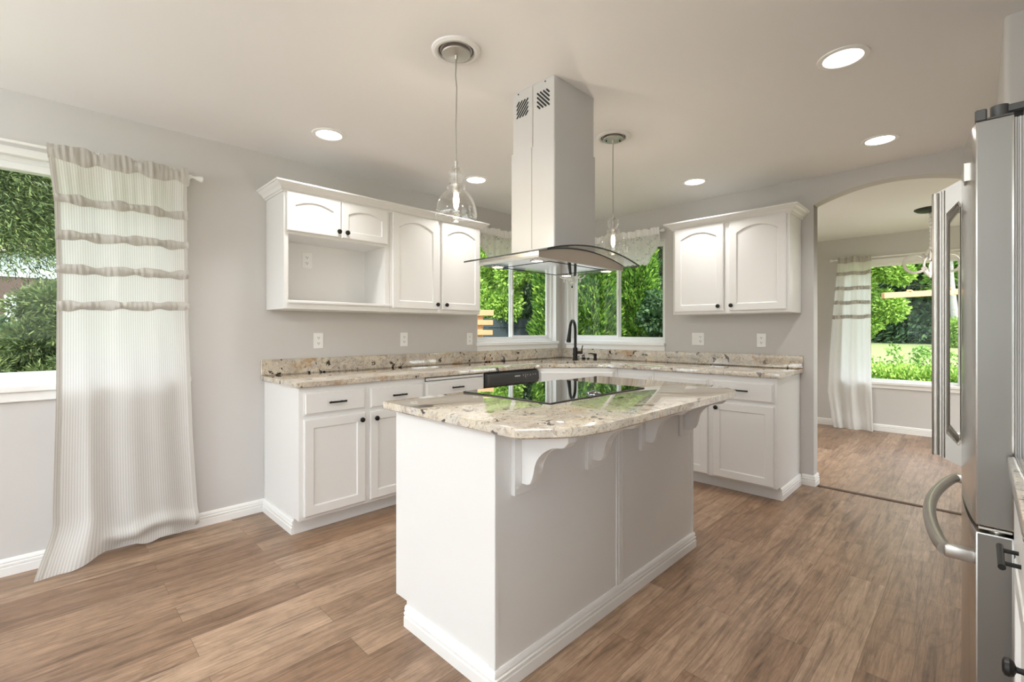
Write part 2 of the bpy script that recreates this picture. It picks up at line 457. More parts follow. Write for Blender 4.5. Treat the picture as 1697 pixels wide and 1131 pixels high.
# ------------------------------------------------------------------ mesh helpers
V = Vector
ORG = {}
class B:
    def __init__(self):
        self.bm = bmesh.new()
        self.uv = None
    def face(self, vs):
        try:
            return self.bm.faces.new(vs)
        except ValueError:
            return None
    def hexa(self, p, bev=0.0, seg=1):
        """8 points: bottom ring 0-3, top ring 4-7"""
        v = [self.bm.verts.new(q) for q in p]
        fs = [self.face([v[i] for i in f]) for f in ((3, 2, 1, 0), (4, 5, 6, 7), (0, 1, 5, 4), (1, 2, 6, 5), (2, 3, 7, 6), (3, 0, 4, 7))]
        if bev > 0:
            es = list({e for f in fs for e in f.edges})
            bmesh.ops.bevel(self.bm, geom=es, offset=bev, segments=seg, profile=0.5, affect='EDGES', clamp_overlap=True)
    def box(self, x0, x1, y0, y1, z0, z1, bev=0.0, seg=1):
        x0, x1 = min(x0, x1), max(x0, x1)
        y0, y1 = min(y0, y1), max(y0, y1)
        z0, z1 = min(z0, z1), max(z0, z1)
        self.hexa([(x0, y0, z0), (x1, y0, z0), (x1, y1, z0), (x0, y1, z0), (x0, y0, z1), (x1, y0, z1), (x1, y1, z1), (x0, y1, z1)], bev, seg)
    def fbox(self, fr, u0, u1, v0, v1, n0, n1, bev=0.0, seg=1):
        """box in a cabinet frame (U along the run, v up, N outward)"""
        P = fr.p
        self.hexa([P(u0, v0, n1), P(u1, v0, n1), P(u1, v0, n0), P(u0, v0, n0), P(u0, v1, n1), P(u1, v1, n1), P(u1, v1, n0), P(u0, v1, n0)], bev, seg)
    def rings(self, rs, closed=True, cap0=True, cap1=True):
        vs = [[self.bm.verts.new(q) for q in r] for r in rs]
        n = len(vs[0])
        for a, b in zip(vs[:-1], vs[1:]):
            for i in range(n if closed else n - 1):
                j = (i + 1) % n
                self.face([a[i], a[j], b[j], b[i]])
        if cap0 and n > 2:
            self.face(list(reversed(vs[0])))
        if cap1 and n > 2:
            self.face(vs[-1])
        return vs
    def tube(self, pts, r, seg=12, caps=True, flat=1.0):
        pts = [V(p) for p in pts]
        rr = r if isinstance(r, (list, tuple)) else [r] * len(pts)
        rings = []
        nrm = None
        for i, p in enumerate(pts):
            if i == 0:
                t = pts[1] - p
            elif i == len(pts) - 1:
                t = p - pts[i - 1]
            else:
                t = (pts[i + 1] - p).normalized() + (p - pts[i - 1]).normalized()
            t.normalize()
            if nrm is None:
                a = V((0, 0, 1)) if abs(t.z) < 0.9 else V((1, 0, 0))
                nrm = (a - t * a.dot(t)).normalized()
            else:
                nrm = (nrm - t * nrm.dot(t)).normalized()
            bn = t.cross(nrm)
            rings.append([p + nrm * math.cos(2 * PI * k / seg) * rr[i] * flat + bn * math.sin(2 * PI * k / seg) * rr[i] for k in range(seg)])
        self.rings(rings, True, caps, caps)
    def cyl(self, p0, p1, r0, r1=None, seg=20):
        self.tube([p0, p1], [r0, r0 if r1 is None else r1], seg)
    def lathe(self, prof, c, seg=32, axis=(0, 0, 1), cap0=False, cap1=False):
        """prof: list of (radius, height along axis)"""
        a = V(axis).normalized()
        e = V((1, 0, 0)) if abs(a.x) < 0.9 else V((0, 1, 0))
        u = (e - a * e.dot(a)).normalized()
        w = a.cross(u)
        c = V(c)
        rs = [[c + a * h + (u * math.cos(2 * PI * k / seg) + w * math.sin(2 * PI * k / seg)) * max(r, 1e-5) for k in range(seg)] for r, h in prof]
        self.rings(rs, True, cap0, cap1)
    def ball(self, c, rx, ry=None, rz=None, seg=16):
        ry = ry or rx
        rz = rz or rx
        n = seg // 2
        rs = []
        for i in range(n + 1):
            th = PI * i / n
            rs.append([(c[0] + rx * max(math.sin(th), 1e-3) * math.cos(2 * PI * k / seg), c[1] + ry * max(math.sin(th), 1e-3) * math.sin(2 * PI * k / seg), c[2] - rz * math.cos(th)) for k in range(seg)])
        self.rings(rs)
    def prism(self, pts, vec, bev=0.0, seg=1):
        vec = V(vec)
        a = [self.bm.verts.new(p) for p in pts]
        b = [self.bm.verts.new(V(p) + vec) for p in pts]
        n = len(a)
        fs = [self.face(a[::-1]), self.face(b)]
        for i in range(n):
            fs.append(self.face([a[i], a[(i + 1) % n], b[(i + 1) % n], b[i]]))
        if bev > 0:
            es = list({e for f in fs[:2] if f for e in f.edges})
            bmesh.ops.bevel(self.bm, geom=es, offset=bev, segments=seg, profile=0.5, affect='EDGES', clamp_overlap=True)
    def sweep(self, path, prof, side=1, closed=False):
        """sweep profile (offset outward, z) along a 2-D polyline with mitred corners; outward = right of travel * side"""
        pts = [V((p[0], p[1])) for p in path]
        n = len(pts)
        rs = []
        for i, p in enumerate(pts):
            def nn(a, b):
                d = (b - a).normalized()
                return V((d.y, -d.x)) * side
            if i == 0:
                m = nn(pts[0], pts[1])
            elif i == n - 1:
                m = nn(pts[-2], pts[-1])
            else:
                n1, n2 = nn(pts[i - 1], p), nn(p, pts[i + 1])
                m = (n1 + n2) / max(1e-6, 1 + n1.dot(n2))
            rs.append([(p.x + m.x * o, p.y + m.y * o, z) for o, z in prof])
        self.rings(rs)
    def grid(self, fn, nu, nv, uvfn=None):
        vs = [[self.bm.verts.new(fn(i / nu, j / nv)) for i in range(nu + 1)] for j in range(nv + 1)]
        if uvfn and self.uv is None:
            self.uv = self.bm.loops.layers.uv.new('UVMap')
        for j in range(nv):
            for i in range(nu):
                f = self.face([vs[j][i], vs[j][i + 1], vs[j + 1][i + 1], vs[j + 1][i]])
                if uvfn:
                    for lp, (a, b) in zip(f.loops, ((i, j), (i + 1, j), (i + 1, j + 1), (i, j + 1))):
                        lp[self.uv].uv = uvfn(a / nu, b / nv)
    def build(self, name, mat, parent=None, loc=(0, 0, 0), smooth=35, normals=True, label=None):
        bm = self.bm
        org = V(ORG[parent.name]) if parent is not None else V(loc)
        for v in bm.verts:
            v.co -= org
        if normals:
            bmesh.ops.recalc_face_normals(bm, faces=bm.faces)
        if smooth:
            ang = math.radians(smooth)
            for e in bm.edges:
                if len(e.link_faces) == 2:
                    e.smooth = e.calc_face_angle(0) < ang
            for f in bm.faces:
                f.smooth = True
        me = bpy.data.meshes.new(name)
        bm.to_mesh(me)
        bm.free()
        me.materials.append(M[mat] if isinstance(mat, str) else mat)
        o = bpy.data.objects.new(name, me)
        COL.objects.link(o)
        if parent is not None:
            o.parent = parent
        else:
            o.location = org
        ORG[o.name] = tuple(org)
        if label:
            o['label'] = label
        return o
def thing(name, label, cat, loc, group=None):
    o = bpy.data.objects.new(name, None)
    o.empty_display_size = 0.1
    COL.objects.link(o)
    o.location = loc
    ORG[o.name] = tuple(loc)
    return tag(o, label, cat, group)
def tag(o, label, cat, group=None, kind=None):
    o['label'] = label
    o['category'] = cat
    if group:
        o['group'] = group
    if kind:
        o['kind'] = kind
    return o
def struct(o, label=None):
    o['kind'] = 'structure'
    if label:
        o['label'] = label
    return o
def copy_tree(o, loc=None, label=None, parent=None, scale=None, rz=None):
    c = o.copy()
    COL.objects.link(c)
    if parent is not None:
        c.parent = parent
    if loc is not None:
        c.location = loc
        ORG[c.name] = tuple(loc)
    if label:
        c['label'] = label
    if scale:
        c.scale = scale
    if rz is not None:
        c.rotation_euler.z = rz
    for ch in list(o.children):
        copy_tree(ch, parent=c)
    return c
class Fr:
    def __init__(self, O, U, N):
        self.O, self.U, self.N = V(O), V(U), V(N)
    def p(self, u, v, n):
        return self.O + self.U * u + self.N * n + V((0, 0, v))

# ------------------------------------------------------------------ cabinet pieces
def door_bm(fr, u0, u1, v0, v1, n0=0.001, t=0.019, rail=0.055, arch=0.0, rec=0.009, top_rail=None, ogee=0.006):
    b = B()
    bm = b.bm
    tr = top_rail if top_rail is not None else rail
    iu0, iu1, iv0 = u0 + rail, u1 - rail, v0 + rail
    ivt = v1 - tr - arch                       # spring line of the arch
    N = 14 if arch > 0 else 1
    inner = [(iu0, iv0), (iu1, iv0)]
    outer = [(u0, v0), (u1, v0)]
    for k in range(N + 1):
        s = k / N
        uu = iu1 + (iu0 - iu1) * s
        inner.append((uu, ivt + arch * (1 - (2 * s - 1) ** 2)))
        outer.append((u1 if k == 0 else u0 if k == N else uu, v1))
    cu, cv = (iu0 + iu1) / 2, (iv0 + ivt) / 2
    def shr(pts, d):
        out = []
        for (a, c) in pts:
            out.append((a + d * (1 if a < cu - 1e-6 else -1 if a > cu + 1e-6 else 0) * (1 if abs(a - cu) > (iu1 - iu0) * 0.49 else 0), c + d * (1 if c < cv else -1)))
        return out
    ch = 0.005
    back = outer
    side = outer
    front = [(min(max(a, u0 + ch), u1 - ch), min(max(c, v0 + ch), v1 - ch)) for a, c in outer]
    lev = [(back, n0), (side, n0 + t - ch * 0.8), (front, n0 + t), (inner, n0 + t), (shr(inner, ogee), n0 + t - rec)]
    vs = [[bm.verts.new(fr.p(a, c, n)) for a, c in pts] for pts, n in lev]
    n_ = len(outer)
    for A, Bv in zip(vs[:-1], vs[1:]):
        for i in range(n_):
            j = (i + 1) % n_
            b.face([A[i], A[j], Bv[j], Bv[i]])
    b.face(vs[-1])
    b.face(vs[0][::-1])
    return b
def slab_bm(fr, u0, u1, v0, v1, n0=0.001, t=0.019):
    """drawer front with a stepped edge"""
    b = B()
    ch = 0.011
    b.rings([[fr.p(a, c, n) for a, c in ((u0 + d, v0 + d), (u1 - d, v0 + d), (u1 - d, v1 - d), (u0 + d, v1 - d))] for d, n in ((0, n0), (0, n0 + t * 0.5), (ch * 0.5, n0 + t * 0.6), (ch, n0 + t), (ch + 0.002, n0 + t))])
    return b
def knob(fr, u, v, parent, n=0.02):
    b = B()
    b.lathe([(0.0055, 0), (0.005, 0.006), (0.0055, 0.011), (0.013, 0.014), (0.0165, 0.020), (0.0155, 0.026), (0.010, 0.029), (0.0, 0.0295)], fr.p(u, v, n), 20, fr.N, True, False)
    return b.build('knob', 'black', parent, label='black round knob')
def pull(fr, u, v, parent, n=0.02, L=0.11):
    b = B()
    b.cyl(fr.p(u - L / 2, v, n + 0.027), fr.p(u + L / 2, v, n + 0.027), 0.006, seg=14)
    for s in (-0.3, 0.3):
        b.cyl(fr.p(u + s * L, v, n), fr.p(u + s * L, v, n + 0.027), 0.0045, seg=10)
    return b.build('pull', 'black', parent, label='black bar pull')

# ------------------------------------------------------------------ structure
YL, XR, CEIL, CEIL_D, XD = 3.455, 4.30, 2.44, 2.41, 7.26
YA, XB, YB = -0.07, 2.62, -0.72            # return wall, its end, wall behind the refrigerator
X0 = -3.2
YD = 1.78                                  # left wall of the dining room
b = B()
b.box(X0 - 0.12, XR + 0.12, YB - 0.12, YL + 0.12, -0.12, 0.0)
b.box(XR + 0.12, XD + 0.12, -1.72, YD + 0.12, -0.12, 0.0)
b.box(XR, XR + 0.12, -1.72, YB - 0.12, -0.12, 0.0)
struct(b.build('floor', 'floor', smooth=0))
b = B()
b.box(X0, XR + 0.06, YB - 0.1, YL, CEIL, CEIL + 0.12)
struct(b.build('ceiling', 'ceiling', smooth=0))
b = B()
b.box(XR + 0.12, XD, -1.6, YD, CEIL_D, CEIL_D + 0.12)
struct(b.build('ceiling_dining', 'ceiling', smooth=0))
b = B()
b.box(X0 - 0.5, XR + 0.5, -2.1, YL + 0.5, 2.58, 2.66)
b.box(XR + 0.5, XD + 0.5, -2.1, YD + 0.5, 2.58, 2.66)
struct(b.build('roof', 'roofing', smooth=0))
# left wall (y = YL): openings A and B
WA = (-1.30, 0.62, 0.945, 2.125)
WB = (2.99, 4.197, 1.108, 2.13)
b = B()
def wall_x(b, y0, y1, xa, xb, ops, top):
    x = xa
    for (a, c, z0, z1) in ops:
        b.box(x, a, y0, y1, 0, top)
        b.box(a, c, y0, y1, 0, z0)
        b.box(a, c, y0, y1, z1, top)
        x = c
    b.box(x, xb, y0, y1, 0, top)
wall_x(b, YL, YL + 0.12, X0 - 0.12, XR + 0.12, [WA, WB], 2.58)
struct(b.build('wall_left', 'wall', smooth=0))
b = B()
b.box(XR + 0.12, XD + 0.12, YD, YD + 0.12, 0, 2.58)
struct(b.build('wall_dining_left', 'wall_dining', smooth=0))
# right wall (x = XR): window, arch
WR = (2.17, 3.375, 1.108, 2.13)
b = B()
b.box(XR, XR + 0.12, 3.375, YL, 0, 2.58)
b.box(XR, XR + 0.12, 2.17, 3.375, 0, WR[2])
b.box(XR, XR + 0.12, 2.17, 3.375, WR[3], 2.58)
b.box(XR, XR + 0.12, 0.92, 2.17, 0, 2.58)
arch = [(0.92 - 0.94 * k / 24) for k in range(25)]
pts = [(XR, 0.92, 2.58)] + [(XR, y, 2.325 - 0.1 * ((y - 0.45) / 0.47) ** 2) for y in arch] + [(XR, -0.02, 2.58)]
b.prism(pts, (0.12, 0, 0))
b.box(XR, XR + 0.12, YB - 0.1, -0.02, 0, 2.58)
bmesh.ops.remove_doubles(b.bm, verts=b.bm.verts, dist=1e-5)
struct(b.build('wall_right', 'wall', smooth=30))
# block beside the refrigerator, bull-nosed corner
b = B()
R = 0.02
pts = [(XR, YA), (XR, YB - 0.1), (XB, YB - 0.1)] + [(XB + R - R * math.cos(t), YA - R + R * math.sin(t)) for t in [PI / 2 * k / 6 for k in range(7)]]
b.prism([(x, y, 0) for x, y in pts], (0, 0, CEIL))
struct(b.build('wall_return', 'wall', smooth=30))
b = B()
WN = (-2.2, 0.4, 1.08, 2.16)  # opening added to let fill daylight reach the island front
wall_x(b, YB - 0.12, YB, X0 - 0.12, XB, [WN], 2.58)
struct(b.build('wall_near', 'wall', smooth=0))
b = B()
b.box(X0 - 0.12, X0, YB, 0.0, 0, 2.58)
b.box(X0 - 0.12, X0, 3.0, YL, 0, 2.58)
b.box(X0 - 0.12, X0, 0.0, 3.0, 2.15, 2.58)
struct(b.build('wall_back', 'wall', smooth=0))
# dining walls
WD = (0.13, 1.25, 0.60, 2.06)
b = B()
b.box(XD, XD + 0.12, -1.72, WD[0], 0, 2.58)
b.box(XD, XD + 0.12, WD[1], YD, 0, 2.58)
b.box(XD, XD + 0.12, WD[0], WD[1], 0, WD[2])
b.box(XD, XD + 0.12, WD[0], WD[1], WD[3], 2.58)
struct(b.build('wall_dining_far', 'wall_dining', smooth=0))
b = B()
b.box(XR + 0.12, 4.9, -1.72, -1.6, 0, 2.58)
b.box(6.9, XD, -1.72, -1.6, 0, 2.58)
b.box(4.9, 6.9, -1.72, -1.6, 2.05, 2.58)
b.box(XR, XR + 0.12, -1.72, YB - 0.1, 0, 2.58)
struct(b.build('wall_dining_right', 'wall_dining', smooth=0))

# windows ---------------------------------------------------------------
def bars(b, mk, a0, a1, z0, z1, d0, d1, w, bev=0.004):
    """rectangular frame; mk(a, z, d) -> box corners through box calls"""
    mk(b, a0, a0 + w, z0, z1, d0, d1, bev)
    mk(b, a1 - w, a1, z0, z1, d0, d1, bev)
    mk(b, a0 + w, a1 - w, z0, z0 + w, d0, d1, bev)
    mk(b, a0 + w, a1 - w, z1 - w, z1, d0, d1, bev)
def mkx(b, a0, a1, z0, z1, d0, d1, bev):       # window in a y-plane, d = y
    b.box(a0, a1, d0, d1, z0, z1, bev)
def mky(b, a0, a1, z0, z1, d0, d1, bev):       # window in an x-plane, d = x
    b.box(d0, d1, a0, a1, z0, z1, bev)
def window(name, mk, op, plane, slider=None, sill=True, over=0.02, fw=0.032, apron=0.07):
    a0, a1, z0, z1 = op
    d0 = plane + 0.055
    f = B()
    bars(f, mk, a0, a1, z0, z1, d0, plane + 0.12, fw)
    if fw > 0.05:
        bars(f, mk, a0, a1, z0, z1, d0 - 0.012, d0 + 0.02, fw * 0.45)
    if slider:
        m = slider
        bars(f, mk, a0 + 0.03, m + 0.012, z0 + 0.03, z1 - 0.03, d0 + 0.008, d0 + 0.03, 0.026, 0.003)
        bars(f, mk, m - 0.02, a1 - 0.03, z0 + 0.03, z1 - 0.03, d0 + 0.032, d0 + 0.055, 0.040, 0.003)
    root = struct(f.build(name, 'vinyl', loc=(0, 0, 0)))
    g = B()
    if slider:
        mk(g, a0 + 0.05, slider - 0.006, z0 + 0.05, z1 - 0.05, d0 + 0.018, d0 + 0.021, 0)
        mk(g, slider + 0.012, a1 - 0.06, z0 + 0.06, z1 - 0.06, d0 + 0.042, d0 + 0.045, 0)
    else:
        mk(g, a0 + 0.03, a1 - 0.03, z0 + 0.03, z1 - 0.03, d0 + 0.03, d0 + 0.034, 0)
    g.build('pane', 'pane', root, smooth=0)
    if slider:
        l = B()
        zc = (z0 + z1) / 2 + 0.02
        mk(l, slider - 0.014, slider + 0.004, zc - 0.03, zc + 0.03, d0 - 0.008, d0 + 0.008, 0.003)
        l.build('latch', 'vinyl', root)
    # white jamb liners
    j = B()
    for (c0, c1, e0, e1) in ((a0, a0 + 0.006, z0, z1), (a1 - 0.006, a1, z0, z1), (a0, a1, z1 - 0.006, z1)):
        mk(j, c0, c1, e0, e1, plane, d0 + 0.002, 0)
    j.build('jamb', 'trim', root, smooth=0)
    if sill:
        s = B()
        mk(s, a0 - over, a1 + over, z0 - 0.028, z0 + 0.004, plane - 0.035, d0 + 0.003, 0.004)
        mk(s, a0 - over * 0.6, a1 + over * 0.6, z0 - 0.028 - apron, z0 - 0.028, plane - 0.016, plane - 0.001, 0.003)
        s.build('sill', 'trim', root)
    return root
window('window_1', mkx, WA, YL, None, True, 0.03, 0.066, apron=0.05)
# head casing above the large left window
b = B()
b.box(WA[0] - 0.02, WA[1] + 0.02, YL - 0.014, YL + 0.003, WA[3] - 0.01, WA[3] + 0.03, 0.003)
b.build('head_casing', 'trim', bpy.data.objects['window_1'])
window('window_2', mkx, WB, YL, 3.545, True, 0.01, apron=0.05)
window('window_3', mky, WR, XR, 2.745, True, 0.01, apron=0.05)
window('window_4', mky, WD, XD, None, True, 0.03, apron=0.045)
b = B()
b.box(XD - 0.014, XD + 0.003, WD[0] - 0.02, WD[1] + 0.02, WD[3] - 0.01, WD[3] + 0.05, 0.003)
b.build('head_casing', 'trim', bpy.data.objects['window_4'])
# sliding glass doors (one behind the camera; the dining side one is added for daylight)
def unseen_patio(name, mk, a0, a1, z1, plane):
    f = B()
    bars(f, mk, a0, a1, 0.0, z1, plane + 0.03, plane + 0.10, 0.06)
    m = (a0 + a1) / 2
    mk(f, m - 0.04, m + 0.04, 0.06, z1 - 0.06, plane + 0.04, plane + 0.09, 0.003)
    r = struct(f.build(name, 'vinyl'))
    g = B()
    mk(g, a0 + 0.06, m - 0.04, 0.06, z1 - 0.06, plane + 0.06, plane + 0.064, 0)
    mk(g, m + 0.04, a1 - 0.06, 0.06, z1 - 0.06, plane + 0.06, plane + 0.064, 0)
    g.build('pane', 'pane', r, smooth=0)
f = B()
bars(f, mkx, WN[0], WN[1], WN[2], WN[3], YB - 0.12, YB - 0.05, 0.05)
mkx(f, -0.93, -0.87, WN[2] + 0.05, WN[3] - 0.05, YB - 0.11, YB - 0.06, 0.003)
r = struct(f.build('fill_window', 'vinyl'))  # unseen window, added as a daylight source
g = B()
mkx(g, WN[0] + 0.05, -0.93, WN[2] + 0.05, WN[3] - 0.05, YB - 0.09, YB - 0.086, 0)
mkx(g, -0.87, WN[1] - 0.05, WN[2] + 0.05, WN[3] - 0.05, YB - 0.09, YB - 0.086, 0)
g.build('pane', 'pane', r, smooth=0)
unseen_patio('door_1', mky, 0.0, 3.0, 2.15, X0 - 0.12)
unseen_patio('fill_door', mkx, 4.9, 6.9, 2.05, -1.72)  # unseen door added to bring daylight into the dining room

# baseboards -------------------------------------------------------------
BP = [(0, 0), (0.015, 0), (0.015, 0.040), (0.010, 0.043), (0.010, 0.046), (0.0145, 0.049), (0.0145, 0.058), (0.008, 0.061), (0.008, 0.064), (0.012, 0.067), (0.010, 0.078), (0.005, 0.085), (0, 0.085)]
b = B()
b.sweep([(X0, YL), (1.07, YL)], BP, 1)
struct(b.build('baseboard_left', 'trim'))
b = B()
b.sweep([(XR, 0.999), (XR, 0.92), (XR + 0.12, 0.92)], BP, 1)
struct(b.build('baseboard_right', 'trim'))
b = B()
b.sweep([(XD, YD), (XD, -1.6)], BP, 1)
struct(b.build('baseboard_dining', 'trim'))
b = B()
b.sweep([(XR + 0.12, YD), (XD - 0.014, YD)], BP, 1)
struct(b.build('baseboard_dining_left', 'trim'))
b = B()
b.sweep([(XB + 0.1, YA), (XR, YA)], BP, -1)
struct(b.build('baseboard_return', 'trim'))
b = B()
b.box(XR + 0.012, XR + 0.05, -0.02, 0.90, 0.0, 0.006, 0.003)
struct(b.build('trim_1', M['bark'], smooth=30), 'dark threshold strip across the arched opening')

# ------------------------------------------------------------------ cabinets
G = 0.0015
YF, XF = YL - 0.61, XR - 0.61              # base cabinet face planes
FL = Fr((0, YF, 0), (1, 0, 0), (0, -1, 0))
FR = Fr((XF, 0, 0), (0, -1, 0), (-1, 0, 0))   # u = -y
YU, XU = YL - 0.33, XR - 0.33
UL = Fr((0, YU, 0), (1, 0, 0), (0, -1, 0))
UR = Fr((XU, 0, 0), (0, -1, 0), (-1, 0, 0))
ZB, ZT = 0.095, 0.888                      # base box bottom and top
def base_left(x0, x1, end_left=False):
    b = B()
    b.box(x0, x1, YF, YL - 0.003, ZB, ZT, 0.0015)
    if end_left:   # end panel reaching the floor behind the toe kick
        b.box(x0, x0 + 0.018, YF + 0.075, YL - 0.003, 0.0, ZB)
    b.box(x0 + (0.018 if end_left else 0), x1, YF + 0.075, YF + 0.093, 0.0, ZB + 0.01)
    return b
c = thing('base_cabinet', 'white base cabinet under the granite at the left end, two drawers over two doors', 'cabinet', (1.51, 3.15, 0))
base_left(1.072, 1.953, True).build('body', 'cab', c)
bb = B()
bb.sweep([(1.072, YL - 0.016), (1.072, YF + 0.075)], BP, 1)
bb.build('base_molding', 'trim', c)
dr = slab_bm(FL, 1.097, 1.489, 0.722, 0.858).build('drawer', 'cab', c); pull(FL, 1.293, 0.790, dr)
dr = slab_bm(FL, 1.522, 1.938, 0.718, 0.854).build('drawer', 'cab', c); pull(FL, 1.730, 0.790, dr)
d = door_bm(FL, 1.097, 1.489, 0.118, 0.698).build('door', 'cab', c); knob(FL, 1.457, 0.655, d)
d = door_bm(FL, 1.522, 1.938, 0.118, 0.698).build('door', 'cab', c); knob(FL, 1.560, 0.652, d)
c = thing('base_cabinet', 'white base cabinet with a pull-out board above its drawer, left of the dishwasher', 'cabinet', (2.24, 3.15, 0))
base_left(1.955, 2.533).build('body', 'cab', c)
bo = B(); bo.fbox(FL, 1.966, 2.512, 0.864, 0.882, 0.001, 0.016, 0.002)
cb = bo.build('cutting_board', 'cab', c, label='slim pull-out board front')
gp = B(); gp.fbox(FL, 1.960, 2.518, 0.858, 0.8875, 0.0005, 0.002); gp.build('board_slot', 'dark', cb, label='dark slot around the board')
dr = slab_bm(FL, 1.962, 2.520, 0.712, 0.850).build('drawer', 'cab', c); pull(FL, 2.235, 0.800, dr)
d = door_bm(FL, 1.962, 2.238, 0.118, 0.698).build('door', 'cab', c); knob(FL, 2.206, 0.655, d)
d = door_bm(FL, 2.244, 2.520, 0.118, 0.698).build('door', 'cab', c); knob(FL, 2.276, 0.655, d)
# dishwasher
c = thing('dishwasher', 'black built-in dishwasher with sloped control panel below the counter', 'dishwasher', (2.85, 3.15, 0))
b = B(); b.box(2.540, 3.160, YF + 0.01, YL - 0.05, 0.10, 0.880); b.box(2.545, 3.155, YF + 0.06, YF + 0.09, 0.0, 0.10); b.build('body', 'blackplastic', c)
b = B(); b.fbox(FL, 2.545, 3.155, 0.12, 0.755, -0.008, 0.014, 0.004); b.build('door', 'blackplastic', c)
b = B()
prof = [(0.000, 0.758), (0.030, 0.772), (0.046, 0.800), (0.040, 0.868), (0.010, 0.884), (-0.005, 0.884), (-0.005, 0.758)]
b.prism([FL.p(2.540, v, n) for n, v in prof], (0.620, 0, 0), 0.003)
cp = b.build('control_panel', 'blackplastic2', c, label='dark grey control panel')
def onpanel(u, v):     # point on the sloped panel face
    t = (v - 0.800) / 0.068
    return FL.p(u, v, 0.0468 - 0.006 * t)
b = B()
for i in range(10):
    u = 2.850 + i * 0.0068
    b.hexa([onpanel(u, 0.836), onpanel(u + 0.005, 0.836), onpanel(u + 0.005, 0.836) + V((0, 0.001, 0)), onpanel(u, 0.836) + V((0, 0.001, 0)), onpanel(u, 0.845), onpanel(u + 0.005, 0.845), onpanel(u + 0.005, 0.845) + V((0, 0.001, 0)), onpanel(u, 0.845) + V((0, 0.001, 0))])
b.build('lettering', 'print', cp, smooth=0, label='small pale lettering')
mk_mat = simple('dim_print', (0.30, 0.30, 0.29), 0.5)
for i, (u, w, z0, z1) in enumerate(((2.950, .010, .835, .850), (2.978, .008, .820, .852), (3.002, .010, .838, .850), (3.022, .004, .846, .851), (3.040, .012, .834, .848), (3.076, .009, .838, .850), (3.106, .013, .838, .849))):
    b = B()
    b.hexa([onpanel(u, z0), onpanel(u + w, z0), onpanel(u + w, z0) + V((0, 0.001, 0)), onpanel(u, z0) + V((0, 0.001, 0)), onpanel(u, z1), onpanel(u + w, z1), onpanel(u + w, z1) + V((0, 0.001, 0)), onpanel(u, z1) + V((0, 0.001, 0))])
    b.build('indicator_mark', mk_mat, cp, smooth=0)
b = B(); b.fbox(FL, 2.75, 2.95, 0.765, 0.785, 0.020, 0.034, 0.004); b.build('handle_recess', 'dark', cp)
# diagonal sink cabinet
S2 = math.sqrt(0.5)
DU, DN = V((S2, -S2, 0)), V((-S2, -S2, 0))
DX0, DY0 = 3.165, YF
DX1, DY1 = XF, YF - (XF - 3.165)           # 3.69, 2.32
FD = Fr((DX0, DY0, 0), DU, DN)
DL = (V((DX1, DY1, 0)) - V((DX0, DY0, 0))).length
c = thing('sink_cabinet', 'white diagonal corner cabinet below the sink', 'cabinet', (3.7, 2.85, 0))
b = B()
b.prism([(DX0, DY0, ZB), (DX1, DY1, ZB), (XR - 0.003, DY1, ZB), (XR - 0.003, YL - 0.003, ZB), (DX0, YL - 0.003, ZB)], (0, 0, ZT - 0.18 - ZB))
b.fbox(FD, 0, DL, 0.66, ZT, -0.02, 0.0)
b.box(DX0, DX0 + 0.018, YF, YL - 0.003, 0.66, ZT)
b.box(XF, XR - 0.003, DY1, DY1 + 0.018, 0.66, ZT)
b.fbox(Fr(V((DX0, DY0 + 0.09, 0)), DU, DN), 0.05, DL + 0.05, 0.0, ZB + 0.005, -0.02, -0.002)
b.build('body', 'cab', c)
slab_bm(FD, 0.040, DL - 0.040, 0.722, 0.858).build('drawer_front', 'cab', c)
d = door_bm(FD, 0.040, DL / 2 - 0.004, 0.118, 0.698).build('door', 'cab', c); knob(FD, DL / 2 - 0.036, 0.655, d)
d = door_bm(FD, DL / 2 + 0.004, DL - 0.040, 0.118, 0.698).build('door', 'cab', c); knob(FD, DL / 2 + 0.036, 0.655, d)
# right run
def base_right(y0, y1, end=False):
    b = B()
    b.box(XF, XR - 0.003, y0, y1, ZB, ZT, 0.0015)
    if end:
        b.box(XF + 0.075, XR - 0.003, y0, y0 + 0.018, 0, ZB)
    b.box(XF + 0.057 + 0.018, XF + 0.093, y0 + (0.018 if end else 0), y1, 0, ZB + 0.01)
    return b
c = thing('base_cabinet', 'narrow white base cabinet on the right wall next to the diagonal sink cabinet', 'cabinet', (3.99, 2.14, 0))
base_right(1.965, DY1 - 0.001).build('body', 'cab', c)
slab_bm(FR, -2.300, -1.985, 0.708, 0.846).build('drawer', 'cab', c)
d = door_bm(FR, -2.300, -1.985, 0.108, 0.680).build('door', 'cab', c); knob(FR, -2.015, 0.640, d)
c = thing('base_cabinet', 'white base cabinet at the right end of the counter, beside the archway', 'cabinet', (3.99, 1.49, 0))
base_right(1.012, 1.963, True).build('body', 'cab', c)
bb = B(); bb.sweep([(XF + 0.075, 1.012), (XR - 0.016, 1.012)], BP, 1); bb.build('base_molding', 'trim', c)
dr = slab_bm(FR, -1.944, -1.500, 0.708, 0.846).build('drawer', 'cab', c); pull(FR, -1.722, 0.782, dr)
dr = slab_bm(FR, -1.462, -1.032, 0.708, 0.846).build('drawer', 'cab', c); pull(FR, -1.250, 0.784, dr)
d = door_bm(FR, -1.944, -1.500, 0.108, 0.680).build('door', 'cab', c); knob(FR, -1.535, 0.640, d)
d = door_bm(FR, -1.462, -1.032, 0.108, 0.680).build('door', 'cab', c); knob(FR, -1.430, 0.640, d)

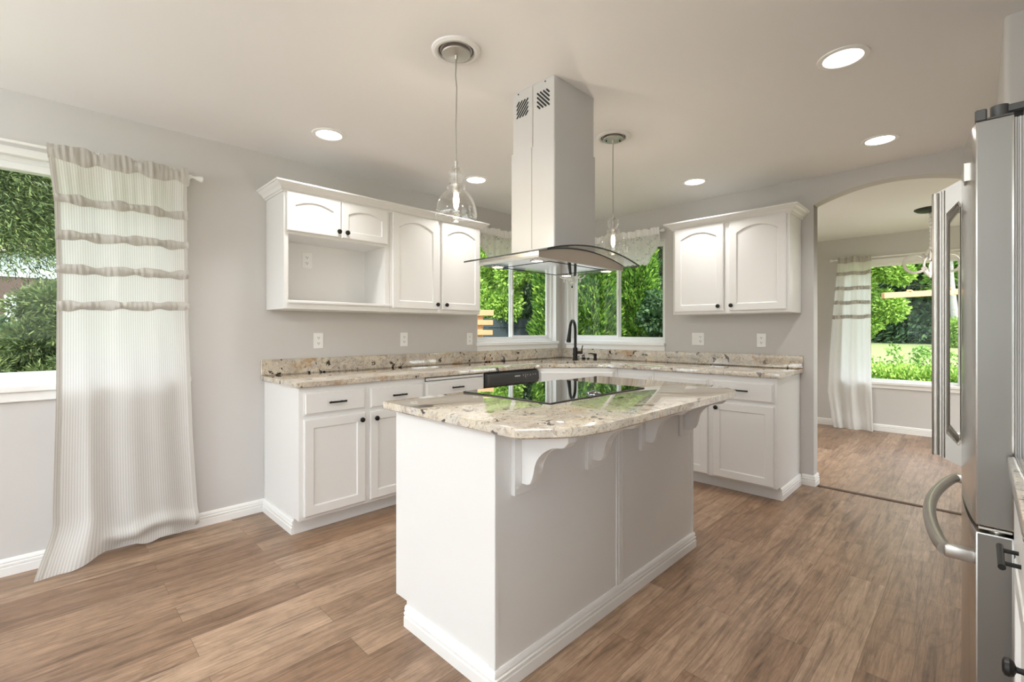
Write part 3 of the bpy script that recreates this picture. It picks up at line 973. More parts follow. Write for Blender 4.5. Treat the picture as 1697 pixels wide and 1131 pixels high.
# L-shaped worktop ---------------------------------------------------------
CZ0, CZ1 = 0.890, 0.925
def slab_with_hole(b, outer, hole, z0, z1, r=0.005):
    """outer/hole 2-D loops; triangulated top and bottom, eased edges"""
    bm = b.bm
    def loop(pts, z):
        return [bm.verts.new((x, y, z)) for x, y in pts]
    cen = V((sum(p[0] for p in outer) / len(outer), sum(p[1] for p in outer) / len(outer)))
    def inset(pts, d):
        n = len(pts)
        out = []
        ar = sum(pts[i][0] * pts[(i + 1) % n][1] - pts[(i + 1) % n][0] * pts[i][1] for i in range(n))
        sg = 1 if ar > 0 else -1
        for i in range(n):
            a, p, q = V(pts[i - 1]), V(pts[i]), V(pts[(i + 1) % n])
            d1, d2 = (p - a).normalized(), (q - p).normalized()
            n1, n2 = V((-d1.y, d1.x)) * sg, V((-d2.y, d2.x)) * sg
            m = (n1 + n2) / max(0.3, 1 + n1.dot(n2))
            out.append((p.x + m.x * d, p.y + m.y * d))
        return out
    oi = inset(outer, r)
    rings = [loop(oi, z0), loop(outer, z0 + r), loop(outer, z1 - r), loop([((a[0] + c[0]) / 2, (a[1] + c[1]) / 2) for a, c in zip(outer, inset(outer, r * 0.45))], z1 - r * 0.3), loop(oi, z1)]
    n = len(outer)
    for A, C in zip(rings[:-1], rings[1:]):
        for i in range(n):
            b.face([A[i], A[(i + 1) % n], C[(i + 1) % n], C[i]])
    for ring, z in ((rings[0], z0), (rings[-1], z1)):
        es = []
        for i in range(n):
            e = bm.edges.get((ring[i], ring[(i + 1) % n])) or bm.edges.new((ring[i], ring[(i + 1) % n]))
            es.append(e)
        if hole:
            h = loop(hole, z)
            if z == z0:
                h0 = h
            else:
                h1 = h
            for i in range(len(h)):
                es.append(bm.edges.new((h[i], h[(i + 1) % len(h)])))
        bmesh.ops.triangle_fill(bm, use_beauty=True, use_dissolve=False, edges=es)
    if hole:
        k = len(hole)
        for i in range(k):
            b.face([h0[i], h0[(i + 1) % k], h1[(i + 1) % k], h1[i]])
def rounded(cx, cy, hu, hn, r, U, N, k=6):
    pts = []
    for su, sn, a0 in ((1, 1, 0), (-1, 1, 90), (-1, -1, 180), (1, -1, 270)):
        for i in range(k + 1):
            a = math.radians(a0 + 90 * i / k)
            u = su * (hu - r) + r * math.cos(a)
            n = sn * (hn - r) + r * math.sin(a)
            pts.append((cx + U.x * u + N.x * n, cy + U.y * u + N.y * n))
    return pts
e = 0.03
# front edge with a softly curved diagonal
front = [(1.048, YF - e)]
A0, A1 = V((3.18, YF - e)), V((XF - e, 2.33))
bend = []
for (p0, p1, p2) in (((3.05, YF - e), (3.215, YF - e), (3.31, 2.735)), ((3.575, 2.47), (XF - e, 2.385), (XF - e, 2.22))):
    for k in range(7):
        t = k / 6
        bend.append(tuple((V(p0) * (1 - t) ** 2 + V(p1) * 2 * t * (1 - t) + V(p2) * t * t)))
outer = front + bend + [(XF - e, 0.990), (XR - 0.002, 0.990), (XR - 0.002, YL - 0.002), (1.048, YL - 0.002)]
SCX, SCY = 3.625, 2.815
hole = rounded(SCX, SCY, 0.36, 0.20, 0.10, DU, -DN)
b = B()
slab_with_hole(b, outer, hole, CZ0, CZ1)
top = b.build('countertop', 'granite', loc=(1.048, YL, CZ0))
tag(top, 'cream speckled granite worktop running around the corner below the windows', 'countertop')
b = B()
b.box(1.048, XR - 0.024, YL - 0.022, YL - 0.002, CZ1, 1.030, 0.003)
b.build('backsplash', 'granite', top)
b = B()
b.box(XR - 0.022, XR - 0.002, 0.990, YL - 0.002, CZ1, 1.030, 0.003)
b.build('backsplash', 'granite', top)
# sink bowl
c = B()
rs = []
for z, s in ((CZ0 - 0.001, 1.0), (CZ0 - 0.05, 0.985), (CZ0 - 0.15, 0.95), (CZ0 - 0.175, 0.85)):
    rs.append([(x, y, z) for x, y in rounded(SCX, SCY, 0.37 * s, 0.21 * s, 0.09, DU, -DN)])
c.rings(rs, True, False, True)
rim = [[(x, y, CZ0 - 0.001) for x, y in rounded(SCX, SCY, 0.37, 0.21, 0.09, DU, -DN)], [(x, y, CZ0 - 0.001) for x, y in rounded(SCX, SCY, 0.385, 0.225, 0.10, DU, -DN)]]
c.rings(rim, True, False, False)
sk = c.build('sink', 'stonesink', loc=(SCX, SCY, CZ0 - 0.175), normals=False)
tag(sk, 'beige undermount sink set into the corner of the worktop', 'sink')
# faucet
fx, fy = 3.972, 3.012
sp = V((-0.93, -0.36, 0)).normalized()
c = thing('faucet', 'matte black gooseneck kitchen faucet behind the sink', 'faucet', (fx, fy, CZ1))
b = B(); b.lathe([(0.030, 0), (0.030, 0.006), (0.025, 0.009), (0.0245, 0.115), (0.022, 0.125), (0.016, 0.130)], (fx, fy, CZ1), 24, cap0=True, cap1=True); b.build('base', 'black', c)
b = B()
pts = [V((fx, fy, CZ1 + 0.12)), V((fx, fy, CZ1 + 0.22)), V((fx, fy, CZ1 + 0.30))]
RB = 0.098
for k in range(1, 15):
    a = PI * 0.93 * k / 14
    pts.append(V((fx, fy, CZ1 + 0.31)) + sp * (RB - RB * math.cos(a)) + V((0, 0, RB * math.sin(a))))
b.tube(pts, 0.0145, 16)
b.build('spout', 'black', c)
b = B()
p0 = pts[-1]; dirn = (pts[-1] - pts[-2]).normalized()
b.tube([p0, p0 + dirn * 0.03, p0 + dirn * 0.10, p0 + dirn * 0.145, p0 + dirn * 0.15], [0.0155, 0.017, 0.0195, 0.024, 0.022], 18)
b.build('spray_head', 'black', c)
rt_ = V((0.7055, -0.7087, 0))
b = B(); b.cyl(V((fx, fy, CZ1 + 0.075)), V((fx, fy, CZ1 + 0.075)) + rt_ * 0.075, 0.017, 0.016, 16)
b.tube([V((fx, fy, CZ1 + 0.078)) + rt_ * 0.066, V((fx, fy, CZ1 + 0.115)) + rt_ * 0.070, V((fx, fy, CZ1 + 0.15)) + rt_ * 0.078], [0.008, 0.006, 0.0055], 10)
b.build('handle', 'black', c)
dx, dy = 4.10, 2.85
c = thing('soap_dispenser', 'small black soap dispenser pump to the right of the faucet', 'soap dispenser', (dx, dy, CZ1))
b = B(); b.lathe([(0.021, 0), (0.021, 0.004), (0.016, 0.007), (0.0155, 0.035), (0.0175, 0.037), (0.0175, 0.062), (0.013, 0.066), (0, 0.066)], (dx, dy, CZ1), 20, cap0=True); b.build('pump_body', 'black', c)
b = B(); b.tube([V((dx, dy, CZ1 + 0.056)), V((dx, dy, CZ1 + 0.066)) + V((-0.75, 0.3, 0)).normalized() * 0.05, V((dx, dy, CZ1 + 0.064)) + V((-0.75, 0.3, 0)).normalized() * 0.085], [0.008, 0.007, 0.005], 10); b.build('nozzle', 'black', c)

# upper cabinets -----------------------------------------------------------
UZ0, UZ1 = 1.370, 2.135
c = thing('wall_cabinet', 'white upper cabinet with an open microwave niche and shelf under two short doors', 'cabinet', (1.46, 3.29, UZ0))
nx0, nx1, nz0, nz1 = 1.112, 1.800, 1.425, 1.850
b = B()
b.box(1.104, 1.837, YU + 0.021, YL - 0.004, nz1 + 0.019, UZ1 - 0.001)                 # upper box
b.box(1.085, 1.103, YU, YL - 0.003, UZ0, UZ1)
b.box(nx1 + 0.002, 1.838, YU + 0.02, YL - 0.003, UZ0, nz1 + 0.018)
b.box(1.103, nx1 + 0.002, YU + 0.02, YL - 0.003, UZ0, UZ0 + 0.018)
b.box(1.103, nx1 + 0.002, YU + 0.02, YL - 0.003, nz1, nz1 + 0.018)
b.box(1.103, nx1 + 0.002, YL - 0.021, YL - 0.004, UZ0 + 0.018, nz1)
b.box(1.103, nx0, YU, YU + 0.02, UZ0, UZ1)
b.box(nx1, 1.838, YU, YU + 0.02, UZ0, UZ1)
b.box(nx0, nx1, YU, YU + 0.02, nz1, UZ1)
b.box(nx0, nx1, YU, YU + 0.02, UZ0, nz0 - 0.02)
b.build('body', 'cab', c, smooth=0)
b = B()
b.box(nx0 - 0.004, 1.846, YU - 0.022, YL - 0.022, nz0 - 0.020, nz0, 0.004, 2)
b.build('shelf', 'cab', c)
d = door_bm(UL, 1.100, 1.454, 1.868, 2.118, arch=0.034, rail=0.048).build('door', 'cab', c); knob(UL, 1.434, 1.905, d)
d = door_bm(UL, 1.460, 1.816, 1.868, 2.118, arch=0.034, rail=0.048).build('door', 'cab', c); knob(UL, 1.492, 1.905, d)
c = thing('wall_cabinet', 'white upper cabinet with two tall arched doors, left of the sink windows', 'cabinet', (2.29, 3.29, UZ0))
b = B(); b.box(1.840, 2.735, YU, YL - 0.003, UZ0, UZ1, 0.0015); b.build('body', 'cab', c)
d = door_bm(UL, 1.857, 2.279, 1.400, 2.118, arch=0.05, top_rail=0.05).build('door', 'cab', c); knob(UL, 2.255, 1.440, d)
d = door_bm(UL, 2.312, 2.725, 1.400, 2.118, arch=0.05, top_rail=0.05).build('door', 'cab', c); knob(UL, 2.345, 1.440, d)
CP = [(0, 2.115), (0.010, 2.115), (0.012, 2.124), (0.020, 2.128), (0.024, 2.138), (0.036, 2.150), (0.052, 2.158), (0.056, 2.164), (0.064, 2.166), (0.064, 2.176), (0, 2.176)]
b = B(); b.sweep([(1.085, YL - 0.002), (1.085, YU), (2.735, YU), (2.735, YL - 0.002)], CP, 1)
o = b.build('crown_molding', 'cab', loc=(1.085, YU, 2.115))
tag(o, 'white crown molding along the top of the long left upper cabinets', 'molding')
c = thing('wall_cabinet', 'white upper cabinet with two arched doors between the sink window and the archway', 'cabinet', (4.13, 1.45, UZ0))
b = B(); b.box(XU, XR - 0.003, 1.005, 1.925, UZ0, UZ1, 0.0015); b.build('body', 'cab', c)
d = door_bm(UR, -1.905, -1.484, 1.392, 2.118, arch=0.05, top_rail=0.05).build('door', 'cab', c); knob(UR, -1.522, 1.432, d)
d = door_bm(UR, -1.437, -1.025, 1.392, 2.118, arch=0.05, top_rail=0.05).build('door', 'cab', c); knob(UR, -1.418, 1.434, d)
b = B(); b.sweep([(XR - 0.002, 1.925), (XU, 1.925), (XU, 1.005), (XR - 0.002, 1.005)], CP, 1); b.build('crown_molding', 'cab', c)

# outlets ------------------------------------------------------------------
def outlet(fr, u, v, label, double=False):
    w = 0.058 if double else 0.036
    c = thing('outlet', label, 'outlet', tuple(fr.p(u, v, 0)), 'wall outlets')
    b = B(); b.fbox(fr, u - w, u + w, v - 0.058, v + 0.058, 0.0005, 0.006, 0.003); b.build('plate', 'plastic', c)
    us = (u + 0.024,) if double else (u,)
    for uu in us:
        for s in (-1, 1):
            r = B(); r.fbox(fr, uu - 0.016, uu + 0.016, v + s * 0.020 - 0.014, v + s * 0.020 + 0.014, 0.004, 0.0075, 0.004)
            ro = r.build('receptacle', 'vinyl', c)
            k = B()
            k.fbox(fr, uu - 0.0075, uu - 0.0045, v + s * 0.020 - 0.002, v + s * 0.020 + 0.008, 0.007, 0.0078)
            k.fbox(fr, uu + 0.0045, uu + 0.0075, v + s * 0.020 - 0.002, v + s * 0.020 + 0.007, 0.007, 0.0078)
            k.fbox(fr, uu - 0.0025, uu + 0.0025, v + s * 0.020 - 0.010, v + s * 0.020 - 0.005, 0.007, 0.0078)
            k.build('slots', 'dark', ro, smooth=0)
    if double:
        t = B(); t.fbox(fr, u - 0.030, u - 0.018, v - 0.012, v + 0.012, 0.004, 0.0075, 0.002)
        tg = t.build('switch', 'vinyl', c)
        t = B(); t.fbox(fr, u - 0.027, u - 0.021, v - 0.001, v + 0.010, 0.007, 0.014, 0.002); t.build('toggle', 'plastic', tg)
    return c
WLF = Fr((0, YL, 0), (1, 0, 0), (0, -1, 0))
WRF = Fr((XR, 0, 0), (0, -1, 0), (-1, 0, 0))
outlet(WLF, 1.442, 1.155, 'white wall outlet under the microwave niche, above the left end of the worktop')
outlet(WLF, 2.170, 1.155, 'white wall outlet below the tall-doored left upper cabinet')
outlet(WLF, 2.893, 1.150, 'white wall outlet just left of the sink window sill')
outlet(Fr((0, YL - 0.021, 0), (1, 0, 0), (0, -1, 0)), 1.350, 1.735, 'white outlet inside the open microwave niche')
outlet(WRF, -1.842, 1.152, 'wide white plate with a light switch and an outlet, right of the sink windows', True)
outlet(WRF, -1.300, 1.148, 'white wall outlet below the upper cabinet near the archway')

# island -------------------------------------------------------------------
IX0, IX1, IY0, IY1 = 1.075, 2.610, 1.150, 1.772
c = thing('kitchen_island', 'white kitchen island with plain panels and baseboard, under the cooktop', 'island', (1.85, 1.45, 0))
b = B()
b.prism([(IX0, IY0, 0.0), (IX0, 1.690, 0.0), (IX0, 1.690, 0.10), (IX0, IY1, 0.10), (IX0, IY1, 0.889), (IX0, IY0, 0.889)], (IX1 - IX0, 0, 0))
b.build('body', 'cab', c, smooth=0)
b = B()   # corner edge strips and batten
b.box(IX0 - 0.004, IX0 + 0.016, IY0 - 0.003, IY0 + 0.030, 0.08, 0.889, 0.002)
b.build('corner_strip', 'cab', c)
b = B(); b.box(IX1 - 0.02, IX1 + 0.004, IY0 - 0.004, IY0 + 0.02, 0.08, 0.889, 0.002); b.build('corner_strip', 'cab', c)
b = B(); b.box(1.815, 1.827, IY0 - 0.004, IY0 + 0.001, 0.08, 0.889, 0.0015); b.box(1.831, 1.860, IY0 - 0.006, IY0 + 0.001, 0.08, 0.889, 0.002); b.box(1.864, 1.876, IY0 - 0.004, IY0 + 0.001, 0.08, 0.889, 0.0015); b.build('batten', 'cab', c)
FI = Fr((0, IY1, 0), (-1, 0, 0), (0, 1, 0))
for (a, d_) in ((-2.60, -2.10), (-2.09, -1.59), (-1.58, -1.085)):
    slab_bm(FI, a, d_, 0.722, 0.876).build('drawer', 'cab', c)
    dd = door_bm(FI, a, d_, 0.115, 0.710).build('door', 'cab', c); knob(FI, d_ - 0.04, 0.66, dd)
b = B(); b.sweep([(IX0, 1.690), (IX0, IY0), (IX1, IY0), (IX1, 1.690)], BP, 1)
b.build('base_molding', 'trim', c)
def corbel(x):
    p = B(); p.box(x, x + 0.115, IY0 - 0.018, IY0, 0.655, 0.889, 0.002)
    po = p.build('corbel', 'cab', c)
    k = B()
    y0 = IY0 - 0.018
    prof = [(y0, 0.889), (y0 - 0.205, 0.889), (y0 - 0.205, 0.866), (y0 - 0.190, 0.850)]
    for i in range(9):
        t = i / 8
        prof.append((y0 - 0.182 + 0.125 * math.sin(t * PI / 2), 0.845 - 0.105 * (1 - math.cos(t * PI / 2))))
    prof += [(y0 - 0.050, 0.715), (y0 - 0.040, 0.698), (y0 - 0.026, 0.692), (y0, 0.692)]
    k.prism([(x + 0.034, y, z) for y, z in prof], (0.047, 0, 0), 0.002)
    k.build('bracket', 'cab', po)
    s = B()
    for zz in (0.682,):
        s.cyl((x + 0.017, IY0 - 0.0195, zz), (x + 0.017, IY0 - 0.017, zz), 0.0055, seg=14)
    s.build('screw_cap', 'trim', po)
for x in (1.150, 1.578, 2.012, 2.440):
    corbel(x)
# island worktop
outer = [(1.035, 1.812), (1.030, 1.012), (1.050, 0.990)]
for k in range(9):
    t = k / 8
    p0, p1, p2 = V((1.130, 0.926)), V((1.215, 0.865)), V((1.36, 0.862))
    q = p0 * (1 - t) ** 2 + p1 * 2 * t * (1 - t) + p2 * t * t
    outer.append((q.x, q.y))
outer += [(2.440, 0.862), (2.490, 0.872), (2.630, 0.975), (2.645, 1.000), (2.645, 1.812)]
b = B()
slab_with_hole(b, outer, None, CZ0, CZ1, 0.006)
o = b.build('countertop', 'granite', loc=(1.035, 1.812, CZ0))
tag(o, 'cream granite island top with clipped corners, carrying the black cooktop', 'countertop')
c = thing('cooktop', 'flat black glass cooktop set on the island worktop', 'cooktop', (1.85, 1.52, CZ1))
b = B(); b.box(1.466, 2.232, 1.240, 1.800, CZ1, CZ1 + 0.004, 0.001); b.build('frame', 'black', c)
b = B(); b.box(1.470, 2.228, 1.244, 1.796, CZ1 + 0.0005, CZ1 + 0.006, 0.0015); b.build('glass_top', 'glassblack', c)
b = B(); b.lathe([(0.036, 0), (0.036, 0.003), (0.030, 0.008), (0.016, 0.011), (0.014, 0.014), (0.0, 0.0145)], (1.835, 1.285, CZ1 + 0.006), 28, cap0=True)
b.build('knob', 'glassblack', c, label='round black knob near the front edge')

# range hood -----------------------------------------------------------------
HX, HY = 1.872, 1.556
c = thing('range_hood', 'stainless island range hood with square chimney and curved glass canopy', 'range hood', (HX, HY, 1.55))
def chimney(b, x0, x1, y0, y1, z0, z1, r):
    pts = []
    for cx, cy, a0 in ((x1 - r, y1 - r, 0), (x0 + r, y1 - r, 90), (x0 + r, y0 + r, 180), (x1 - r, y0 + r, 270)):
        for k in range(5):
            a = math.radians(a0 + 22.5 * k)
            pts.append((cx + r * math.cos(a), cy + r * math.sin(a)))
    b.rings([[(x, y, z) for x, y in pts] for z in (z0, z1)])
b = B(); chimney(b, 1.709, 2.033, 1.420, 1.697, 2.10, CEIL - 0.001, 0.006)
up = b.build('upper_chimney', 'chimney', c)
b = B(); chimney(b, 1.703, 2.039, 1.414, 1.703, 1.612, 2.130, 0.008)
lo = b.build('lower_chimney', 'chimney', c)
b = B(); b.box(1.7020, 1.7045, 1.5565, 1.5595, 1.63, 2.129); b.build('seam', simple('seam_shadow_gap', (0.25, 0.25, 0.24), 0.6), lo, smooth=0)
b = B(); b.box(1.7078, 1.7100, 1.5540, 1.5600, 2.131, CEIL - 0.01); b.build('seam', 'nickel', up, smooth=0)
def slot(y0, z0, y1, z1, r=0.0042):
    b = B()
    d = V((0, y1 - y0, z1 - z0)).normalized()
    n = V((0, -d.z, d.y)) * r
    p, q = V((1.7078, y0, z0)), V((1.7078, y1, z1))
    b.prism([p - n, q - n, q + d * r, q + n, p + n, p - d * r], (0.003, 0, 0))
    b.build('vent_slot', 'dark', up, smooth=0)
# two square fields of diagonal slots, mirrored about the seam
for (yl, yr, sgn) in ((1.668, 1.586, -1), (1.447, 1.529, 1)):
    w, h = abs(yr - yl), 0.085
    for k in range(-3, 4):
        off = 0.0205 * k
        t0, t1 = max(0.0, -off / h), min(1.0, (h - off) / h)
        t0, t1 = t0 + 0.04, t1 - 0.04
        if t1 - t0 > 0.12:
            slot(yl + sgn * t0 * w, 2.305 + off + t0 * h, yl + sgn * t1 * w, 2.305 + off + t1 * h)
for y in (1.655, 1.475):
    b = B(); b.cyl((1.7075, y, 2.428), (1.7095, y, 2.428), 0.004, seg=10); b.build('screw', 'dark', up)
# curved glass canopy
def cz(x):
    return 1.620 - 0.050 * ((x - HX) / 0.375) ** 2
n = 28
b = B()
xs = [HX - 0.375 + 0.75 * k / n for k in range(n + 1)]
rows = []
for x in xs:
    rows.append([(x, HY - 0.275, cz(x)), (x, HY + 0.275, cz(x)), (x, HY + 0.275, cz(x) + 0.006), (x, HY - 0.275, cz(x) + 0.006)])
b.rings(rows)
gc = b.build('glass_canopy', 'canopy', c, smooth=30)
b = B()   # dark polished glass edge
e_ = 0.0012
for y in (HY - 0.275, HY + 0.275):
    b.rings([[(x, y - e_, cz(x) - 0.0005), (x, y + e_, cz(x) - 0.0005), (x, y + e_, cz(x) + 0.0065), (x, y - e_, cz(x) + 0.0065)] for x in xs])
for x in (xs[0], xs[-1]):
    b.box(x - e_, x + e_, HY - 0.275, HY + 0.275, cz(x) - 0.0005, cz(x) + 0.0065)
b.build('glass_edge', simple('dark_glass_edge', (0.03, 0.033, 0.03), 0.2), gc, smooth=30)
# steel body under the glass: arched top
BX0, BX1, BY0, BY1, BZ = 1.530, 2.214, 1.358, 1.752, 1.551
b = B()
m_ = 20
bx = [BX0 + (BX1 - BX0) * k / m_ for k in range(m_ + 1)]
prof = [(BX0, BZ)] + [(x, cz(x) - 0.0015) for x in bx] + [(BX1, BZ)]
b.prism([(x, BY0, z) for x, z in prof], (0, BY1 - BY0, 0))
bd = b.build('body', 'hoodsteel', c, smooth=20)
b = B()
b.rings([[(x, BY0 - 0.0012, cz(x) - 0.004), (x, BY0 + 0.002, cz(x) - 0.004), (x, BY0 + 0.002, cz(x) + 0.0005), (x, BY0 - 0.0012, cz(x) + 0.0005)] for x in bx])
b.build('gasket', 'dark', bd, smooth=30)
b = B(); b.box(BX0 + 0.004, BX1 - 0.004, BY0 + 0.004, BY1 - 0.004, BZ - 0.002, BZ + 0.001, 0.0008); un = b.build('underside', 'chrome', c, smooth=0, label='mirror-polished underside')
b = B()
for (x0, x1, y0, y1) in ((1.655, 2.092, 1.403, 1.407), (1.655, 2.092, 1.722, 1.726), (1.655, 1.659, 1.403, 1.726), (2.088, 2.092, 1.403, 1.726)):
    b.box(x0, x1, y0, y1, BZ - 0.0035, BZ - 0.001)
b.build('filter_seam', 'dark', un, smooth=0)
for (x, y) in ((1.602, 1.432), (1.618, 1.712), (2.142, 1.418), (2.150, 1.695)):
    b = B(); b.lathe([(0.034, 0), (0.032, -0.003), (0.026, -0.004)], (x, y, BZ - 0.002), 24, cap0=True); lt = b.build('lamp', 'chrome', c)
    b = B(); b.lathe([(0.026, -0.0035), (0.0, -0.0045)], (x, y, BZ - 0.002), 24); b.build('lens', 'hoodlamp', lt)

# ------------------------------------------------------------------ pendants
def pendant(x, y, cord_pts, label, bare):
    c = thing('pendant_light', label, 'pendant light', (x, y, CEIL), 'glass pendants over the island')
    b = B(); b.lathe([(0.106, 0.0), (0.104, -0.006), (0.092, -0.012), (0.080, -0.010), (0.076, -0.002), (0.074, 0.0)], (x, y, CEIL), 40)
    b.build('trim_ring', 'trim', c, label='white recessed-light trim ring')
    b = B(); b.lathe([(0.0745, -0.001), (0.0745, -0.003), (0.070, -0.0035)], (x, y, CEIL), 32); b.build('recess', 'blackplastic2', c)
    b = B(); b.lathe([(0.062, -0.001), (0.063, -0.016), (0.060, -0.020), (0.020, -0.022), (0.008, -0.024), (0.006, -0.040), (0.0, -0.042)], (x, y, CEIL), 36); cn = b.build('canopy', 'nickel', c)
    if bare:
        b = B()
        for s in (-1, 1):
            b.cyl((x + s * 0.030, y - s * 0.030, CEIL - 0.020), (x + s * 0.030, y - s * 0.030, CEIL - 0.030), 0.004, seg=10)
        b.build('screw', 'dark', cn)
    b = B(); b.tube(cord_pts, 0.0028, 8); b.build('cord', 'cord', c)
    b = B(); b.lathe([(0.004, 1.962), (0.0075, 1.960), (0.0075, 1.936), (0.011, 1.934), (0.011, 1.926), (0.0045, 1.924), (0.0045, 1.866), (0.017, 1.862), (0.0185, 1.826), (0.015, 1.822), (0.0, 1.822)], (x, y, 0), 20); b.build('socket', 'nickel', c)
    prof = [(0.011, 1.934), (0.021, 1.930), (0.030, 1.920), (0.0345, 1.905), (0.033, 1.890), (0.026, 1.876), (0.0225, 1.868), (0.027, 1.863), (0.037, 1.860), (0.0415, 1.852), (0.040, 1.842), (0.036, 1.836), (0.042, 1.830), (0.055, 1.820), (0.070, 1.803), (0.080, 1.783), (0.0865, 1.760), (0.0905, 1.735), (0.0915, 1.722), (0.0885, 1.711), (0.083, 1.7075)]
    inn = [(max(r - 0.003, 0.004), z - (0.001 if i < 6 else 0)) for i, (r, z) in enumerate(prof)]
    b = B(); b.lathe(prof + [(0.082, 1.709)] + inn[::-1], (x, y, 0), 48); sh = b.build('glass_shade', 'shade', c, smooth=60)
    rnd = random.Random(5)
    b = B()
    for i in range(46):
        k = rnd.randrange(12, len(prof) - 2); t = rnd.random()
        r = prof[k][0] * (1 - t) + prof[k + 1][0] * t - 0.0015; z = prof[k][1] * (1 - t) + prof[k + 1][1] * t
        a = rnd.random() * 2 * PI
        b.ball((x + r * math.cos(a), y + r * math.sin(a), z), 0.0016 + 0.0012 * rnd.random(), seg=6)
    b.build('seed_bubbles', 'shade', sh)['kind'] = 'stuff'
    b = B(); b.lathe([(0.009, 1.823), (0.010, 1.815), (0.0125, 1.800), (0.013, 1.785), (0.010, 1.764), (0.004, 1.750), (0.0, 1.748)], (x, y, 0), 20); b.build('bulb', 'bulb', c)
    d = bpy.data.lights.new('pendant_bulb', 'POINT'); d.energy = 5; d.color = (1, 0.86, 0.68); d.shadow_soft_size = 0.02
    o = bpy.data.objects.new('bulb_light', d); COL.objects.link(o); o.parent = c; o.location = (0, 0, 1.70 - CEIL)
    return c
wob = [(1.265, 1.600, 2.40), (1.263, 1.602, 2.33), (1.2665, 1.5985, 2.28), (1.2655, 1.599, 2.20), (1.2635, 1.601, 2.12), (1.265, 1.600, 2.02), (1.265, 1.600, 1.96)]
pendant(1.265, 1.600, wob, 'larger-looking clear glass pendant at the left, over the near end of the island', False)
pendant(2.520, 1.617, [(2.520, 1.617, 2.40), (2.5185, 1.618, 2.2), (2.520, 1.617, 1.96)], 'clear glass pendant at the right, past the range hood', True)

# recessed lights
def can(x, y, z, label, w):
    c = thing('ceiling_light', label, 'ceiling light', (x, y, z), 'round recessed ceiling lights')
    b = B(); b.lathe([(0.098, 0.0), (0.097, -0.005), (0.088, -0.0075), (0.076, -0.006), (0.073, -0.001)], (x, y, z), 44); b.build('trim_ring', 'trim', c)
    b = B(); b.lathe([(0.0735, -0.001), (0.070, -0.0035), (0.0, -0.004)], (x, y, z), 40); b.build('diffuser', 'lamp', c)
    l = area('can_glow', (0, 0, -0.012), (0, 0, 0), 0.14, 0.14, w, (1.0, 0.98, 0.955), shape='DISK', spread=115)
    l.parent = c
    return c
can(1.251, 2.840, CEIL, 'round recessed ceiling light above the left upper cabinets', CAN_W)
can(2.457, 2.852, CEIL, 'round recessed ceiling light beside the left glass pendant shade, near the sink window', CAN_W)
can(3.740, 1.630, CEIL, 'round recessed ceiling light in front of the right upper cabinet', CAN_W)
can(2.507, 0.425, CEIL, 'largest-looking round recessed ceiling light at the upper right', CAN_W)
can(1.250, 0.425, CEIL, 'added recessed fill light continuing the ceiling grid just above the camera, out of the frame', CAN_W * 1.6)  # unseen, added to light the front of the island
can(0.000, 1.630, CEIL, 'added recessed fill light over the open floor left of the camera, out of the frame', CAN_W * 0.35)  # unseen, added as weak fill from the camera side
can(5.300, 1.350, CEIL_D, 'added recessed fill light in the next room, hidden behind the arch wall', CAN_W * 4.2)  # unseen, added to brighten the dining room
can(6.300, -0.900, CEIL_D, 'added recessed fill light in the next room, out of the frame to the right', CAN_W * 4.2)  # unseen, second light added to brighten the dining room
can(3.750, 0.442, CEIL, 'round recessed ceiling light in front of the archway', CAN_W)

# ------------------------------------------------------------------ curtains
def lerp(tab, z):
    for (z0, a), (z1, c) in zip(tab[:-1], tab[1:]):
        if z0 <= z <= z1:
            return a + (c - a) * (z - z0) / (z1 - z0)
    return tab[0][1] if z < tab[0][0] else tab[-1][1]
def sstep(a, c, x):
    t = min(1, max(0, (x - a) / (c - a)))
    return t * t * (3 - 2 * t)
# big left curtain
YC = YL - 0.085
def cl_x(z):
    return lerp([(0, 0.045), (0.3, 0.040), (0.9, 0.052), (1.5, 0.055), (1.9, 0.045), (2.15, 0.020)], z)
def cr_x(z):
    return lerp([(0, 0.665), (0.06, 0.680), (0.2, 0.668), (0.6, 0.645), (1.3, 0.622), (2.17, 0.612)], z)
def fold(s, z):
    top = sstep(1.5, 2.15, z)
    y = 0.016 * math.sin(2 * PI * (s * 1.7 + 0.2) + 0.25 * z) + 0.008 * math.sin(2 * PI * (s * 3.6 + 0.4) + 0.9 * z)
    y += 0.011 * math.exp(-((s - 0.42) / 0.05) ** 2) * sstep(0.9, 1.3, z) + 0.010 * math.exp(-((s - 0.74) / 0.05) ** 2) * sstep(0.9, 1.3, z)
    y += 0.003 * math.sin(2 * PI * s * 13) * top
    y += 0.030 * math.exp(-((s - 0.22 - 0.03 * (1 - z)) / 0.055) ** 2) * sstep(1.3, 0.2, z)     # long crease to the tail
    return y * (1 - 0.75 * sstep(2.0, 2.12, z)) + 0.014 * sstep(2.0, 2.12, z)
ZTOP = 2.185
